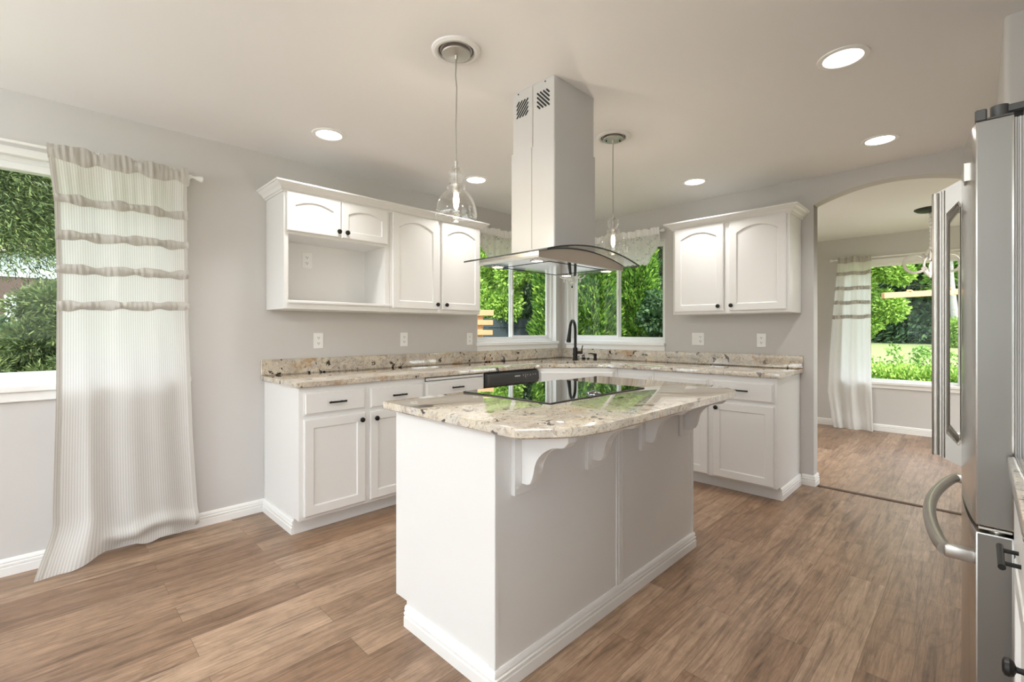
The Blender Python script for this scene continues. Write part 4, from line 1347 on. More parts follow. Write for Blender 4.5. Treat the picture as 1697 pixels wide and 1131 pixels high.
def cur_l(s, t):
    z = 0.035 + (ZTOP - 0.035) * t
    x = cl_x(z) + (cr_x(z) - cl_x(z)) * s
    y = YC - fold(s, z)
    # tail flap sweeping forward onto the floor
    k = sstep(0.36, 0.16, s)
    q = sstep(0.25, 0.0, z)
    y -= 0.105 * k * q
    x -= 0.075 * k * q * (1 - 0.3 * s / 0.3)
    z2 = z - k * 0.033 * sstep(0.25, 0.03, z)
    # slumped hem roll across the rest
    r = sstep(0.26, 0.36, s)
    hz = 0.11 + 0.018 * math.sin(11 * s)
    y -= r * 0.028 * math.exp(-((z - hz) / 0.035) ** 2)
    y += r * 0.020 * math.exp(-((z - hz + 0.05) / 0.025) ** 2)
    z2 -= r * 0.012 * sstep(0.1, 0.03, z) * (1 + 0.8 * math.sin(23 * s))
    if z > 2.13:
        y += 0.008 * math.sin(2 * PI * s * 26 + 2 * math.sin(9 * s)) * sstep(2.13, 2.16, z)
    return (x, y, max(z2, 0.003))
ct = thing('curtain', 'striped linen curtain with grey ruffle bands, its hem trailing on the kitchen floor', 'curtain', (0.33, YC, 0.0))
b = B()
b.grid(cur_l, 150, 150, lambda s, t: (s * 0.92, t * 2.2))
b.build('panel', 'curtain', ct, smooth=80, normals=False)
def ruffle(c, xl, xr, ff, yc, zl, zr, h, mat, seed, depth=0.012, amp=0.008):
    rnd = random.Random(seed)
    ph = [rnd.random() * 6.28 for _ in range(8)]
    fr = [31, 43, 57, 71, 23, 89, 17, 37]
    def fn(s, t):
        z = zl + (zr - zl) * s + (t - 0.5) * h * (1 + 0.18 * math.sin(fr[4] * s + ph[4]) + 0.1 * math.sin(fr[1] * s + ph[5])) + 0.002 * math.sin(13 * s + ph[6])
        x = xl(z) - 0.002 + (xr(z) - xl(z) + 0.006) * s
        g = sum(math.sin(fr[k] * s * 2.2 + ph[k] + 0.9 * (t - 0.5) * (k % 3)) for k in range(4)) / 4
        y = yc - ff(s, z) - depth * math.sin(PI * min(max(t, 0.0), 1.0)) - amp * g * (0.4 + 0.6 * math.sin(PI * t)) - 0.003
        return (x, y, z)
    b = B()
    b.grid(fn, 220, 8, lambda s, t: (s * 0.9, t * h))
    return b
for i, (zl, zr) in enumerate(((1.914, 1.918), (1.724, 1.741), (1.547, 1.563), (1.358, 1.375))):
    ruffle(ct, cl_x, cr_x, fold, YC, zl, zr, 0.048, 'ruffle', i + 3).build('ruffle', 'ruffle', ct, smooth=60, normals=False, label='gathered grey ruffle band')
ruffle(ct, cl_x, cr_x, fold, YC, 2.146, 2.150, 0.085, 'ruffle', 11, 0.014, 0.006).build('rod_pocket', M['ruffle'], ct, smooth=60, normals=False, label='gathered rod pocket')
# edge hems
for side in (0, 1):
    b = B()
    def hem(u, t, side=side):
        z = 0.045 + (2.13 - 0.045) * t
        s = (0.0 + 0.036 * u) if side == 0 else (0.975 + 0.025 * u)
        p = cur_l(s, (z - 0.035) / (ZTOP - 0.035))
        return (p[0], p[1] - 0.003, p[2])
    b.grid(hem, 3, 90, lambda s, t: (s * 0.02, t))
    b.build('side_hem', 'ruffle', ct, smooth=80, normals=False)
rd = thing('curtain_rod', 'white curtain rod with a flared finial holding the ruffled kitchen curtain', 'curtain rod', (0.65, YC, 2.160))
b = B(); b.cyl((-1.25, YC, 2.160), (0.632, YC, 2.160), 0.008, seg=14); b.build('rod', 'trim', rd)
b = B(); b.lathe([(0.009, 0), (0.011, 0.01), (0.007, 0.018), (0.007, 0.028), (0.012, 0.040), (0.017, 0.058), (0.018, 0.068), (0.008, 0.074), (0, 0.075)], (0.626, YC, 2.160), 18, (1, 0, -0.10), True); b.build('finial', 'trim', rd)
b = B(); b.box(0.628, 0.640, YC, YL - 0.001, 2.150, 2.162, 0.002); b.box(0.622, 0.646, YL - 0.006, YL - 0.001, 2.13, 2.18, 0.002); b.build('bracket', 'trim', rd)
# dining curtain (hangs in the plane x = XD - 0.085; s runs from its left edge y=1.29 to y=0.92)
XC = XD - 0.085
def dl_y(z):
    return lerp([(0, 1.305), (0.12, 1.330), (0.45, 1.375), (0.9, 1.355), (1.4, 1.325), (1.9, 1.285), (2.15, 1.262)], z)
def dr_y(z):
    return lerp([(0, 0.900), (0.3, 0.915), (1.0, 0.930), (2.15, 0.928)], z)
def dfold(s, z):
    return 0.016 * sstep(2.0, 2.1, z) + (1 - 0.75 * sstep(1.95, 2.1, z)) * 0.030 * math.sin(2 * PI * (s * 2.2 + 0.1)) + 0.010 * math.sin(2 * PI * (s * 5.1 + 0.3) + z)
def cur_d(s, t):
    z = 0.004 + 2.156 * t
    y = dl_y(z) + (dr_y(z) - dl_y(z)) * s
    x = XC - dfold(s, z) - 0.05 * sstep(0.5, 0.0, z) * (0.5 + 0.5 * math.cos(2 * PI * (s - 0.35)))
    x -= 0.03 * sstep(0.25, 0.0, z)
    if z > 2.10:
        x += 0.004 * math.sin(2 * PI * s * 18)
    return (x, y, z)
cd = thing('curtain', 'white curtain with four ruffle bands beside the window in the room beyond the arch', 'curtain', (XC, 1.1, 0.0))
b = B(); b.grid(cur_d, 90, 110, lambda s, t: (s * 0.7, t * 2.2)); b.build('panel', 'curtain_dining', cd, smooth=80, normals=False)
def druf(zl, h, seed, d=0.012):
    rnd = random.Random(seed); ph = [rnd.random() * 6.28 for _ in range(4)]
    def fn(s, t):
        z = zl + (t - 0.5) * h + 0.004 * math.sin(11 * s + ph[0])
        y = dl_y(z) + 0.003 + (dr_y(z) - dl_y(z) - 0.006) * s
        x = XC - dfold(s, z) - d * math.sin(PI * t) - 0.004 * math.sin(60 * s + ph[1]) - 0.004 * math.sin(97 * s + ph[2]) - 0.004
        return (x, y, z)
    b = B(); b.grid(fn, 140, 6, lambda s, t: (s * 0.7, t * h)); return b
for i, z in enumerate((1.951, 1.764, 1.585, 1.405)):
    druf(z, 0.048, i + 30).build('ruffle', 'ruffle', cd, smooth=60, normals=False, label='gathered ruffle band')
druf(2.120, 0.075, 44).build('rod_pocket', 'ruffle', cd, smooth=60, normals=False)
rd = thing('curtain_rod', 'white curtain rod with a finial in the room beyond the arch', 'curtain rod', (XC, 1.3, 2.14))
b = B(); b.cyl((XC, 1.29, 2.130), (XC, -0.9, 2.130), 0.008, seg=12); b.build('rod', 'trim', rd)
b = B(); b.lathe([(0.009, 0), (0.011, 0.01), (0.007, 0.018), (0.012, 0.035), (0.017, 0.050), (0.018, 0.062), (0.008, 0.07), (0, 0.071)], (XC, 1.288, 2.130), 16, (0, 1, 0), True); b.build('finial', 'trim', rd)
b = B(); b.box(XC, XD - 0.001, 1.283, 1.293, 2.122, 2.132, 0.002); b.build('bracket', 'trim', rd)
# lace valances -----------------------------------------------------------
def valance(axis, a0, a1, plane, label, rodlabel, long_end):
    """runs from a0 to a1 along the wall; the scalloped hem is lowest near the quarter points and rises to the ends"""
    def P(a, z, d):
        return (a, plane - d, z) if axis == 'x' else (plane - d, a, z)
    L = abs(a1 - a0)
    def hemz(s):
        e = min(s, 1 - s) * L
        base = 1.885 if e > 0.24 else 2.085 - 0.215 * (e / 0.14) if e < 0.14 else 1.87 + 0.015 * (e - 0.14) / 0.10
        return base + 0.014 * abs(math.sin(PI * e / 0.055))
    def fn(s, t):
        zt = 2.205
        z = hemz(s) + (zt - hemz(s)) * t
        g = 0.014 * math.sin(2 * PI * s * L / 0.085) + 0.005 * math.sin(2 * PI * s * L / 0.037)
        return P(a0 + (a1 - a0) * s, z, 0.065 + g * (0.6 + 0.4 * t))
    vt = thing('valance', label, 'valance', P((a0 + a1) / 2, 2.2, 0.065), 'white lace valances')
    b = B(); b.grid(fn, 160, 30, lambda s, t: (s * L, t * 0.3)); b.build('lace_panel', 'lace', vt, smooth=80, normals=False)
    def fr(s, t):
        z = 2.165 + 0.062 * t + (0.013 * abs(math.sin(PI * s * L / 0.085)) if t > 0.95 else 0) + 0.004 * math.sin(40 * s)
        g = 0.010 * math.sin(2 * PI * s * L / 0.032) + 0.006 * math.sin(2 * PI * s * L / 0.085)
        return P(a0 + (a1 - a0) * s, z, 0.082 + g * (0.5 + 0.5 * abs(t - 0.5)))
    b = B(); b.grid(fr, 220, 8, lambda s, t: (s * L, t * 0.08)); b.build('heading', 'fabricwhite', vt, smooth=80, normals=False, label='ruffled white heading')
    rr = thing('curtain_rod', rodlabel, 'curtain rod', P((a0 + a1) / 2, 2.2, 0.068))
    b = B(); b.cyl(P(a0, 2.200, 0.068), P(a1, 2.200, 0.068), 0.007, seg=12); b.build('rod', 'trim', rr)
    sg = 1 if a1 > a0 else -1
    b = B(); b.lathe([(0.007, 0), (0.010, 0.008), (0.016, 0.024), (0.014, 0.038), (0.0, 0.045)], P(a1, 2.200, 0.068), 14, (sg, 0, 0) if axis == 'x' else (0, sg, 0), True); b.build('finial', 'plastic', rr)
    b = B()
    p, q = P(a1 - sg * 0.012, 2.193, 0.068), P(a1 - sg * 0.002, 2.205, 0.001)
    b.box(p[0], q[0], p[1], q[1], p[2], q[2], 0.002); b.build('bracket', 'nickel', rr)
valance('x', 4.18, 2.96, YL, 'white lace valance over the left sink window, partly behind the range hood', 'white rod carrying the lace valance of the left sink window', None)
valance('y', 3.40, 2.185, XR, 'white lace valance with scalloped hem over the right sink window', 'white rod carrying the lace valance of the right sink window', None)

# ------------------------------------------------------------------ refrigerator
RX0, RX1, RY0 = 1.660, 2.570, -0.062
c = thing('refrigerator', 'stainless french-door refrigerator standing in the alcove at the right edge', 'refrigerator', (2.11, -0.36, 0))
b = B(); b.box(RX0 + 0.004, RX1 - 0.004, YB + 0.02, -0.078, 0.03, 1.765, 0.004); b.build('body', 'steel_side', c)
def yfront(x):     # bowed front
    return 0.004 + 0.034 * (1 - ((x - 2.115) / 0.455) ** 2)
def bowed(x0, x1, z0, z1, notch=False, bev=0.004):
    b = B()
    n = 14
    xs = [x0 + (x1 - x0) * k / n for k in range(n + 1)]
    pts = [(x, yfront(x), z0) for x in xs] + [(x1, RY0, z0), (x0, RY0, z0)]
    b.prism(pts, (0, 0, z1 - z0), bev, 2)
    return b
nd = bowed(RX0, 2.112, 0.738, 1.752).build('door', 'steel', c)
fd = bowed(2.118, RX1, 0.738, 1.752).build('door', 'steel', c)
fz = bowed(RX0, RX1, 0.070, 0.722).build('freezer_drawer', 'steel', c)
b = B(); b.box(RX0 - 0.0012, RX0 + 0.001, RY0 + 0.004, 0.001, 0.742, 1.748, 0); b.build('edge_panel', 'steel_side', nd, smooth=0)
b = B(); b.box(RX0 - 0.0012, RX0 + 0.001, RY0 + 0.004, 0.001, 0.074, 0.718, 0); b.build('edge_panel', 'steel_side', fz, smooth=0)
b = B(); b.box(RX0, RX0 + 0.03, -0.016, 0.006, 1.752, 1.782, 0.003); b.box(RX0, RX0 + 0.10, RY0, -0.016, 1.752, 1.757, 0.001); b.build('hinge_cap', 'blackplastic2', nd)
for rot in (0,):
    b = B(); b.cyl((RX0 + 0.035, -0.038, 1.757), (RX0 + 0.035, -0.038, 1.790), 0.017, seg=24)
    b.box(RX0 + 0.028, RX0 + 0.09, -0.20, -0.045, 1.768, 1.789, 0.004)
    b.build('hinge', 'blackplastic2', c)
b = B()
for i, y in enumerate((-0.0645, -0.0685, -0.0725, -0.0765)):
    b.box(RX0 + (0.006 if i % 2 else 0.003), RX1 - 0.006, y - 0.0017, y + 0.0017, 0.742, 1.745)
b.build('door_gasket', simple('grey_gasket', (0.42, 0.41, 0.40), 0.5), c, smooth=0)
b = B(); b.box(RX0 + 0.006, RX1 - 0.006, -0.078, RY0 - 0.001, 0.08, 0.715); b.build('drawer_gasket', simple('grey_gasket_drawer', (0.30, 0.29, 0.28), 0.5), c, smooth=0)
b = B(); b.cyl((RX0 + 0.035, -0.035, 0.722), (RX0 + 0.035, -0.035, 0.738), 0.016, seg=20); b.box(RX0, RX0 + 0.06, RY0 + 0.002, 0.0, 0.730, 0.736, 0.001); b.build('lower_hinge', 'nickel', c)
b = B(); b.box(RX0 + 0.02, RX1 - 0.02, -0.09, -0.02, 0.0, 0.065); b.build('toe_grille', 'blackplastic2', c)
b = B(); x = RX0 + 0.12; b.box(x, x + 0.055, yfront(x) - 0.004, yfront(x + 0.05) + 0.0035, 1.635, 1.685, 0.001); b.build('badge', 'nickel', nd, label='small blank metal badge')
# loop handles on the french doors: side view is a trapezoid with an opening
def loop_handle(x, parent):
    y0 = yfront(x) - 0.004
    y1 = 0.106
    zt0, zt1, zb0, zb1 = 1.700, 1.665, 0.800, 0.835     # at the door / at the outer bar
    w = 0.030
    def ring(ins_y0, ins_y1, dz, ch):
        a, d = y0 + ins_y0, y1 - ins_y1
        return [(a, zb0 + dz + ch * 0.4), (a + 0.006, zb0 + dz), (d, zb1 + dz), (d, zt1 - dz), (a + 0.006, zt0 - dz), (a, zt0 - dz - ch * 0.4)]
    out_ = ring(0.0, 0.0, 0.0, 0.02)
    inn_ = ring(0.004, 0.034, 0.064, 0.03)
    b = B()
    A = [b.bm.verts.new((x - w / 2, y, z)) for y, z in out_]
    C_ = [b.bm.verts.new((x - w / 2, y, z)) for y, z in inn_]
    D = [b.bm.verts.new((x - w / 2 + 0.004, y, z)) for y, z in ring(0.007, 0.038, 0.072, 0.03)]
    A2 = [b.bm.verts.new((x + w / 2, y, z)) for y, z in out_]
    D2 = [b.bm.verts.new((x + w / 2, y, z)) for y, z in ring(0.007, 0.038, 0.072, 0.03)]
    n = 6
    for i in range(n):
        j = (i + 1) % n
        b.face([A[i], A[j], C_[j], C_[i]]); b.face([C_[i], C_[j], D[j], D[i]]); b.face([D[i], D[j], D2[j], D2[i]]); b.face([D2[i], D2[j], A2[j], A2[i]]); b.face([A2[i], A2[j], A[j], A[i]])
    h = b.build('handle', 'steel_handle', parent, smooth=20)
    b = B()   # ridged outer bar
    for yy, rr in ((y1 - 0.027, 0.0045), (y1 - 0.009, 0.0095)):
        for s in (-1,):
            b.tube([(x + s * w / 2, yy, zb1 - 0.004 + (y1 - yy) * -0.35), (x + s * w / 2, yy, zt1 + (y1 - yy) * 0.35)], rr, 12)
    b.build('grip', 'steel_handle', h)
loop_handle(2.050, nd)
loop_handle(2.180, fd)
# bowed freezer handle
b = B()
pts = []
for k in range(25):
    t = k / 24
    x = 1.690 + (2.540 - 1.690) * t
    pts.append((x, 0.062 + 0.052 * math.sin(PI * t) ** 0.8, 0.648))
b.tube(pts, 0.0165, 16)
fh = b.build('handle', 'steel_handle', fz)
for x in (1.690, 2.540):
    b = B(); b.box(x - 0.016, x + 0.016, yfront(x) - 0.004, 0.064, 0.632, 0.664, 0.006, 2); b.build('handle_post', 'steel_handle', fh)

# cabinet and worktop beside the refrigerator --------------------------------
c = thing('base_cabinet', 'white base cabinet squeezed in front of the refrigerator at the right edge', 'cabinet', (1.3, -0.4, 0))
FN = Fr((0, -0.080, 0), (-1, 0, 0), (0, 1, 0))
b = B(); b.box(0.75, 1.650, YB + 0.003, -0.080, ZB, ZT, 0.0015); b.box(0.75, 1.650, -0.17, -0.155, 0, ZB + 0.01); b.build('body', 'cab', c)
dr = slab_bm(FN, -1.630, -1.215, 0.705, 0.860).build('drawer', 'cab', c); pull(FN, -1.395, 0.762, dr, L=0.13)
d = door_bm(FN, -1.630, -1.215, 0.118, 0.690).build('door', 'cab', c); knob(FN, -1.245, 0.612, d)
door_bm(FN, -1.190, -0.765, 0.118, 0.860).build('door', 'cab', c)
b = B(); slab_with_hole(b, [(0.75, -0.050), (1.635, -0.050), (1.652, -0.066), (1.652, YB + 0.003), (0.75, YB + 0.003)], None, CZ0, CZ1, 0.006)
o = b.build('countertop', 'granite', loc=(0.75, -0.05, CZ0))
tag(o, 'pale granite worktop corner right beside the refrigerator', 'countertop')

# ------------------------------------------------------------------ chandeliers
def scroll_arm(b, c, ang, prof_list, th):
    """flat scroll cut from board: bands of given half-width following 2-D curves (r, z)"""
    ca, sa = math.cos(ang), math.sin(ang)
    t = V((-sa, ca, 0)) * th / 2
    for pts, w in prof_list:
        rs = []
        n = len(pts)
        for i, (r, z) in enumerate(pts):
            a = V(pts[max(0, i - 1)]); d = V(pts[min(n - 1, i + 1)])
            tg = (d - a).normalized(); nn = V((-tg.y, tg.x)) * (w[i] if isinstance(w, list) else w)
            o1, o2 = V((r, z)) + nn, V((r, z)) - nn
            p1 = V((c[0] + ca * o1.x, c[1] + sa * o1.x, c[2] + o1.y)); p2 = V((c[0] + ca * o2.x, c[1] + sa * o2.x, c[2] + o2.y))
            rs.append([p1 + t, p2 + t, p2 - t, p1 - t])
        b.rings(rs)
def arc(cx, cz, r, a0, a1, n=16):
    return [(cx + r * math.cos(math.radians(a0 + (a1 - a0) * k / n)), cz + r * math.sin(math.radians(a0 + (a1 - a0) * k / n))) for k in range(n + 1)]
def chandelier(x, y, ztop, zc, sc, label, na, ang0, canopy_mat, drop):
    c = thing('chandelier', label, 'chandelier', (x, y, ztop))
    b = B(); b.lathe([(0.0, 0), (0.165 * sc, 0), (0.165 * sc, -0.006), (0.14 * sc, -0.022), (0.07 * sc, -0.030), (0.015, -0.034), (0.0, -0.035)], (x, y, ztop), 32); b.build('canopy', canopy_mat, c)
    b = B()
    top = zc + 0.16 * sc
    H = ztop - 0.034 - top
    n = 60
    pr = []
    for k in range(n + 1):
        t = k / n
        pr.append((0.014 * sc + 0.018 * sc * abs(math.sin(PI * t * 9)) * (0.7 + 0.3 * math.sin(7 * t)) + 0.004, ztop - 0.034 - H * t))
    b.lathe(pr, (x, y, 0), 14); b.build('cord_cover', 'fabricwhite', c, smooth=60, label='gathered white cord cover')
    b = B(); b.lathe([(0.006, top), (0.010, top - 0.01), (0.010, top - 0.03), (0.006, top - 0.035), (0.006, zc - 0.17 * sc), (0.016 * sc, zc - 0.175 * sc), (0.020 * sc, zc - 0.19 * sc), (0.010 * sc, zc - 0.205 * sc), (0.004, zc - 0.215 * sc), (0.0, zc - 0.218 * sc)], (x, y, 0), 16); b.build('stem', 'black', c)
    for k in range(na):
        a = ang0 + 2 * PI * k / na
        b = B()
        R_ = 0.105 * sc
        cx = 0.155 * sc
        scroll_arm(b, (x, y, zc), a, [(arc(cx, 0.0, R_, 145, -150, 26), 0.014 * sc),
                                      ([(0.012 * sc, 0.165 * sc), (0.035 * sc, 0.150 * sc), (0.055 * sc, 0.115 * sc), (0.068 * sc, 0.062 * sc)], 0.013 * sc),
                                      ([(0.012 * sc, -0.165 * sc), (0.035 * sc, -0.135 * sc), (0.058 * sc, -0.092 * sc), (0.064 * sc, -0.052 * sc)], 0.014 * sc),
                                      (arc(0.082 * sc, 0.072 * sc, 0.018 * sc, 0, 300, 10), 0.008 * sc), (arc(0.078 * sc, -0.066 * sc, 0.018 * sc, 0, 300, 10), 0.010 * sc)], 0.020 * sc)
        b.build('arm', 'woodwhite', c, smooth=40)
    b = B(); b.lathe([(0.012 * sc, zc + 0.055 * sc), (0.013 * sc, zc + 0.02 * sc), (0.012 * sc, zc + 0.018 * sc)], (x, y, 0), 14, cap0=True, cap1=True); b.build('socket', 'black', c)
    b = B(); b.lathe([(0.010 * sc, zc + 0.018 * sc), (0.026 * sc, zc - 0.010 * sc), (0.032 * sc, zc - 0.035 * sc), (0.026 * sc, zc - 0.058 * sc), (0.0, zc - 0.068 * sc)], (x, y, 0), 18); b.build('bulb', emissive('soft_bulb', (1.0, 0.95, 0.88), 1.6), c)
    d = bpy.data.lights.new('chandelier_bulb', 'POINT'); d.energy = 4; d.color = (1, 0.97, 0.93); d.shadow_soft_size = 0.10
    o = bpy.data.objects.new('bulb_light', d); COL.objects.link(o); o.parent = c; o.location = (0, 0, zc - 0.1 - ztop)
    return c
chandelier(6.07, 0.312, CEIL_D, 1.885, 0.84, 'whitewashed scroll-armed chandelier seen through the arch, behind the refrigerator handle', 4, 0.35, 'black', 0)
# small crystal chandelier over the sink, mostly hidden by the hood
mx, my = 4.00, 3.075
c = thing('chandelier', 'small white chandelier hanging over the corner sink, showing below the range hood', 'chandelier', (mx, my, CEIL))
b = B(); b.lathe([(0, 0), (0.06, 0), (0.055, -0.012), (0.012, -0.024), (0, -0.025)], (mx, my, CEIL), 24); b.build('canopy', 'plastic', c)
b = B(); b.cyl((mx, my, CEIL - 0.02), (mx, my, 1.98), 0.005, seg=8); b.build('chain', 'plastic', c)
b = B(); b.lathe([(0.005, 2.0), (0.02, 1.97), (0.035, 1.93), (0.016, 1.89), (0.018, 1.85), (0.035, 1.82), (0.030, 1.79), (0.014, 1.775), (0.012, 1.765), (0.024, 1.750), (0.022, 1.735), (0.009, 1.722), (0.0, 1.720)], (mx, my, 0), 20); b.build('column', 'plastic', c)
for k in range(6):
    a = 2 * PI * k / 6 + 0.3
    def Q(r, z):
        return (mx + r * math.cos(a), my + r * math.sin(a), z)
    b = B(); b.tube([Q(0.02, 1.83), Q(0.05, 1.80), Q(0.09, 1.785), Q(0.125, 1.80), Q(0.14, 1.83)], [0.008, 0.008, 0.007, 0.007, 0.007], 10); ar = b.build('arm', 'plastic', c)
    b = B(); b.lathe([(0.006, 1.825), (0.022, 1.832), (0.026, 1.842), (0.006, 1.838), (0.006, 1.90), (0.0, 1.905)], Q(0.14, 0), 14); b.build('candle_cup', 'plastic', ar)
    b = B(); b.ball(Q(0.085, 1.762), 0.010, 0.010, 0.018, 10); b.build('drop', 'plastic', ar)
b = B(); b.lathe([(0.003, 1.722), (0.003, 1.708), (0.009, 1.700), (0.007, 1.690), (0.0, 1.684)], (mx, my, 0), 12); b.build('finial', 'black', c, label='small black finial')

# ------------------------------------------------------------------ outdoors
RNG = np.random.default_rng(7)
def cam_pt(u, v, f):
    """world point at depth f (metres along the view axis) for a place read off the photograph"""
    a = math.radians(HEAD)
    fw = V((math.cos(a), math.sin(a), 0)); rt = V((math.sin(a), -math.cos(a), 0))
    return V((0, 0, CAM_H)) + (fw + rt * ((u - 848.5) / F_PX) + V((0, 0, (HORIZON - v) / F_PX))) * f
def leaf_mesh(name, pos, direc, length, width, mat, extra=None):
    """leaf blades: bent quads from numpy arrays pos (N,3), direc (N,3)"""
    n = len(pos)
    d = direc / np.maximum(1e-6, np.linalg.norm(direc, axis=1, keepdims=True))
    r = RNG.normal(size=(n, 3))
    s = np.cross(d, r)
    s /= np.maximum(1e-6, np.linalg.norm(s, axis=1, keepdims=True))
    L = (length * (0.6 + 0.8 * RNG.random(n)))[:, None]
    Wd = (width * (0.6 + 0.8 * RNG.random(n)))[:, None]
    up = np.cross(s, d)
    p0 = pos
    p1 = pos + d * L * 0.45 + s * Wd * 0.5 + up * L * 0.08
    p2 = pos + d * L
    p3 = pos + d * L * 0.45 - s * Wd * 0.5 + up * L * 0.08
    co = np.stack([p0, p1, p2, p3], 1).reshape(-1, 3)
    idx = np.arange(4 * n)
    me = bpy.data.meshes.new(name)
    me.vertices.add(4 * n)
    me.vertices.foreach_set('co', co.astype(np.float32).ravel())
    me.loops.add(4 * n)
    me.loops.foreach_set('vertex_index', idx.astype(np.int32))
    me.polygons.add(n)
    me.polygons.foreach_set('loop_start', (np.arange(n) * 4).astype(np.int32))
    me.update(calc_edges=True)
    me.materials.append(M[mat])
    return me
def tree_root(name, label, cat, loc, group=None):
    return thing(name, label, cat, tuple(loc), group)
def attach(me, name, root):
    o = bpy.data.objects.new(name, me)
    COL.objects.link(o)
    o.parent = root
    ORG[o.name] = ORG[root.name]
    return o
def trunk(root, h, r0, r1, mat='bark', lean=0.0):
    b = B()
    x, y, z = ORG[root.name]
    pts = [(x + lean * t * h + 0.02 * math.sin(5 * t), y + 0.02 * math.cos(4 * t), z - 0.2 + t * (h + 0.2)) for t in [i / 8 for i in range(9)]]
    b.tube(pts, [r0 + (r1 - r0) * i / 8 for i in range(9)], 10)
    return b.build('trunk', mat, root)
def arborvitae(h, r, n, seed):
    rng = np.random.default_rng(seed)
    t = rng.random(n) ** 0.9
    a = rng.random(n) * 2 * PI
    R = r * np.clip(1 - t ** 2.4, 0.02, 1) ** 0.55 * (0.8 + 0.2 * np.minimum(1, t * 8))
    bump_ = 1 + 0.13 * np.sin(a * 5 + t * 19) + 0.10 * np.sin(a * 9 - t * 31 + 1.3) + 0.07 * np.sin(t * 57 + a * 3)
    dep = 1 - 0.35 * rng.random(n) ** 2
    R = R * bump_ * dep
    pos = np.stack([R * np.cos(a), R * np.sin(a), t * h], 1)
    d = np.stack([np.cos(a) * 0.75, np.sin(a) * 0.75, np.full(n, 0.75)], 1) + rng.normal(size=(n, 3)) * 0.35
    return pos, d
def blobs(cs, n, rng):
    """points on clustered ellipsoid shells"""
    cs = np.array(cs, float)
    w = cs[:, 3] ** 2
    k = rng.choice(len(cs), n, p=w / w.sum())
    v = rng.normal(size=(n, 3))
    v /= np.linalg.norm(v, axis=1, keepdims=True)
    rad = cs[k, 3] * (1 - 0.45 * rng.random(n) ** 1.5)
    pos = cs[k, :3] + v * rad[:, None]
    return pos, v + rng.normal(size=(n, 3)) * 0.5
def broad_crown(h, r, base, nb, rng):
    out = []
    for i in range(nb):
        t = rng.random()
        a = rng.random() * 2 * PI
        rr = r * math.sqrt(rng.random()) * math.sin(PI * (0.15 + 0.8 * t))
        out.append((rr * math.cos(a), rr * math.sin(a), base + (h - base) * t, r * (0.22 + 0.2 * rng.random())))
    return out
def conifer_pts(h, r, n, rng, base=0.0, droop=0.35):
    t = 1 - np.sqrt(rng.random(n))
    nl = 26
    lay = np.floor(t * nl) / nl + 0.012 * rng.normal(size=n)
    a = rng.random(n) * 2 * PI
    br = np.floor(a / (2 * PI) * 9) / 9 * 2 * PI + lay * 37 + 0.10 * rng.normal(size=n)
    s = rng.random(n) ** 0.6
    R = r * (1 - lay) * s + 0.05
    z = base + (h - base) * lay - droop * R * s + 0.04 * rng.normal(size=n)
    lat = 0.10 * r * (1 - lay) * rng.normal(size=n) * s
    pos = np.stack([R * np.cos(br) - lat * np.sin(br), R * np.sin(br) + lat * np.cos(br), z], 1)
    d = np.stack([np.cos(br), np.sin(br), np.full(n, -0.45)], 1) + rng.normal(size=(n, 3)) * 0.45
    return pos, d

# ground: sloping lawn and mulch beds
b = B()
def gz(x, y):
    return -0.40 + 0.95 * sstep(9, 42, x)
xs = [-30, -6, 0, 4.5, 7.5, 9, 12, 16, 20, 26, 34, 42, 60, 110]
ys = [-60, -25, -10, -2, 3.7, 10, 20, 40, 90]
vs = [[b.bm.verts.new((x, y, gz(x, y))) for x in xs] for y in ys]
for j in range(len(ys) - 1):
    for i in range(len(xs) - 1):
        b.face([vs[j][i], vs[j][i + 1], vs[j + 1][i + 1], vs[j + 1][i]])
o = b.build('lawn', 'grass', smooth=60)
tag(o, 'mown green lawn sloping up beyond the windows', 'lawn', kind='stuff')
b = B(); b.box(-12, X0 - 0.13, -8, 12, -0.45, -0.05)
struct(b.build('unseen_patio', 'concrete', smooth=0))  # unseen grey slab, added to cut the green bounce from the grass
# arborvitae row outside the right sink window
pos, d = arborvitae(4.6, 0.50, 26000, 3)
arb_me = leaf_mesh('arborvitae_foliage', pos, d, 0.10, 0.038, 'arbor')
first = None
arb = [((985, 9.0), 1.0, 'bright rounded arborvitae directly behind the faucet, outside the right sink window'),
       ((1053, 9.1), 0.86, 'slim bright arborvitae right of the window mullion, outside the right sink window'),
       ((1021, 10.2), 0.95, 'shaded arborvitae standing back between two bright ones'),
       ((928, 9.0), 1.0, 'arborvitae hidden behind the corner post of the sink windows')]
for (uf, sc, lab) in arb:
    p = cam_pt(uf[0], 549, uf[1])
    z0 = gz(p.x, p.y)
    r = tree_root('arborvitae', lab, 'tree', (p.x, p.y, z0), 'arborvitae outside the sink windows')
    r.scale = (sc, sc, 1.0)
    r.rotation_euler.z = uf[0]
    attach(arb_me, 'foliage', r)
    if first is None:
        tb = B(); tb.tube([(p.x, p.y, z0), (p.x, p.y, z0 + 4.3)], [0.07, 0.02], 10)
        tk = tb.build('trunk', 'bark', r); tkm = tk.data; first = r
    else:
        attach(tkm, 'trunk', r)
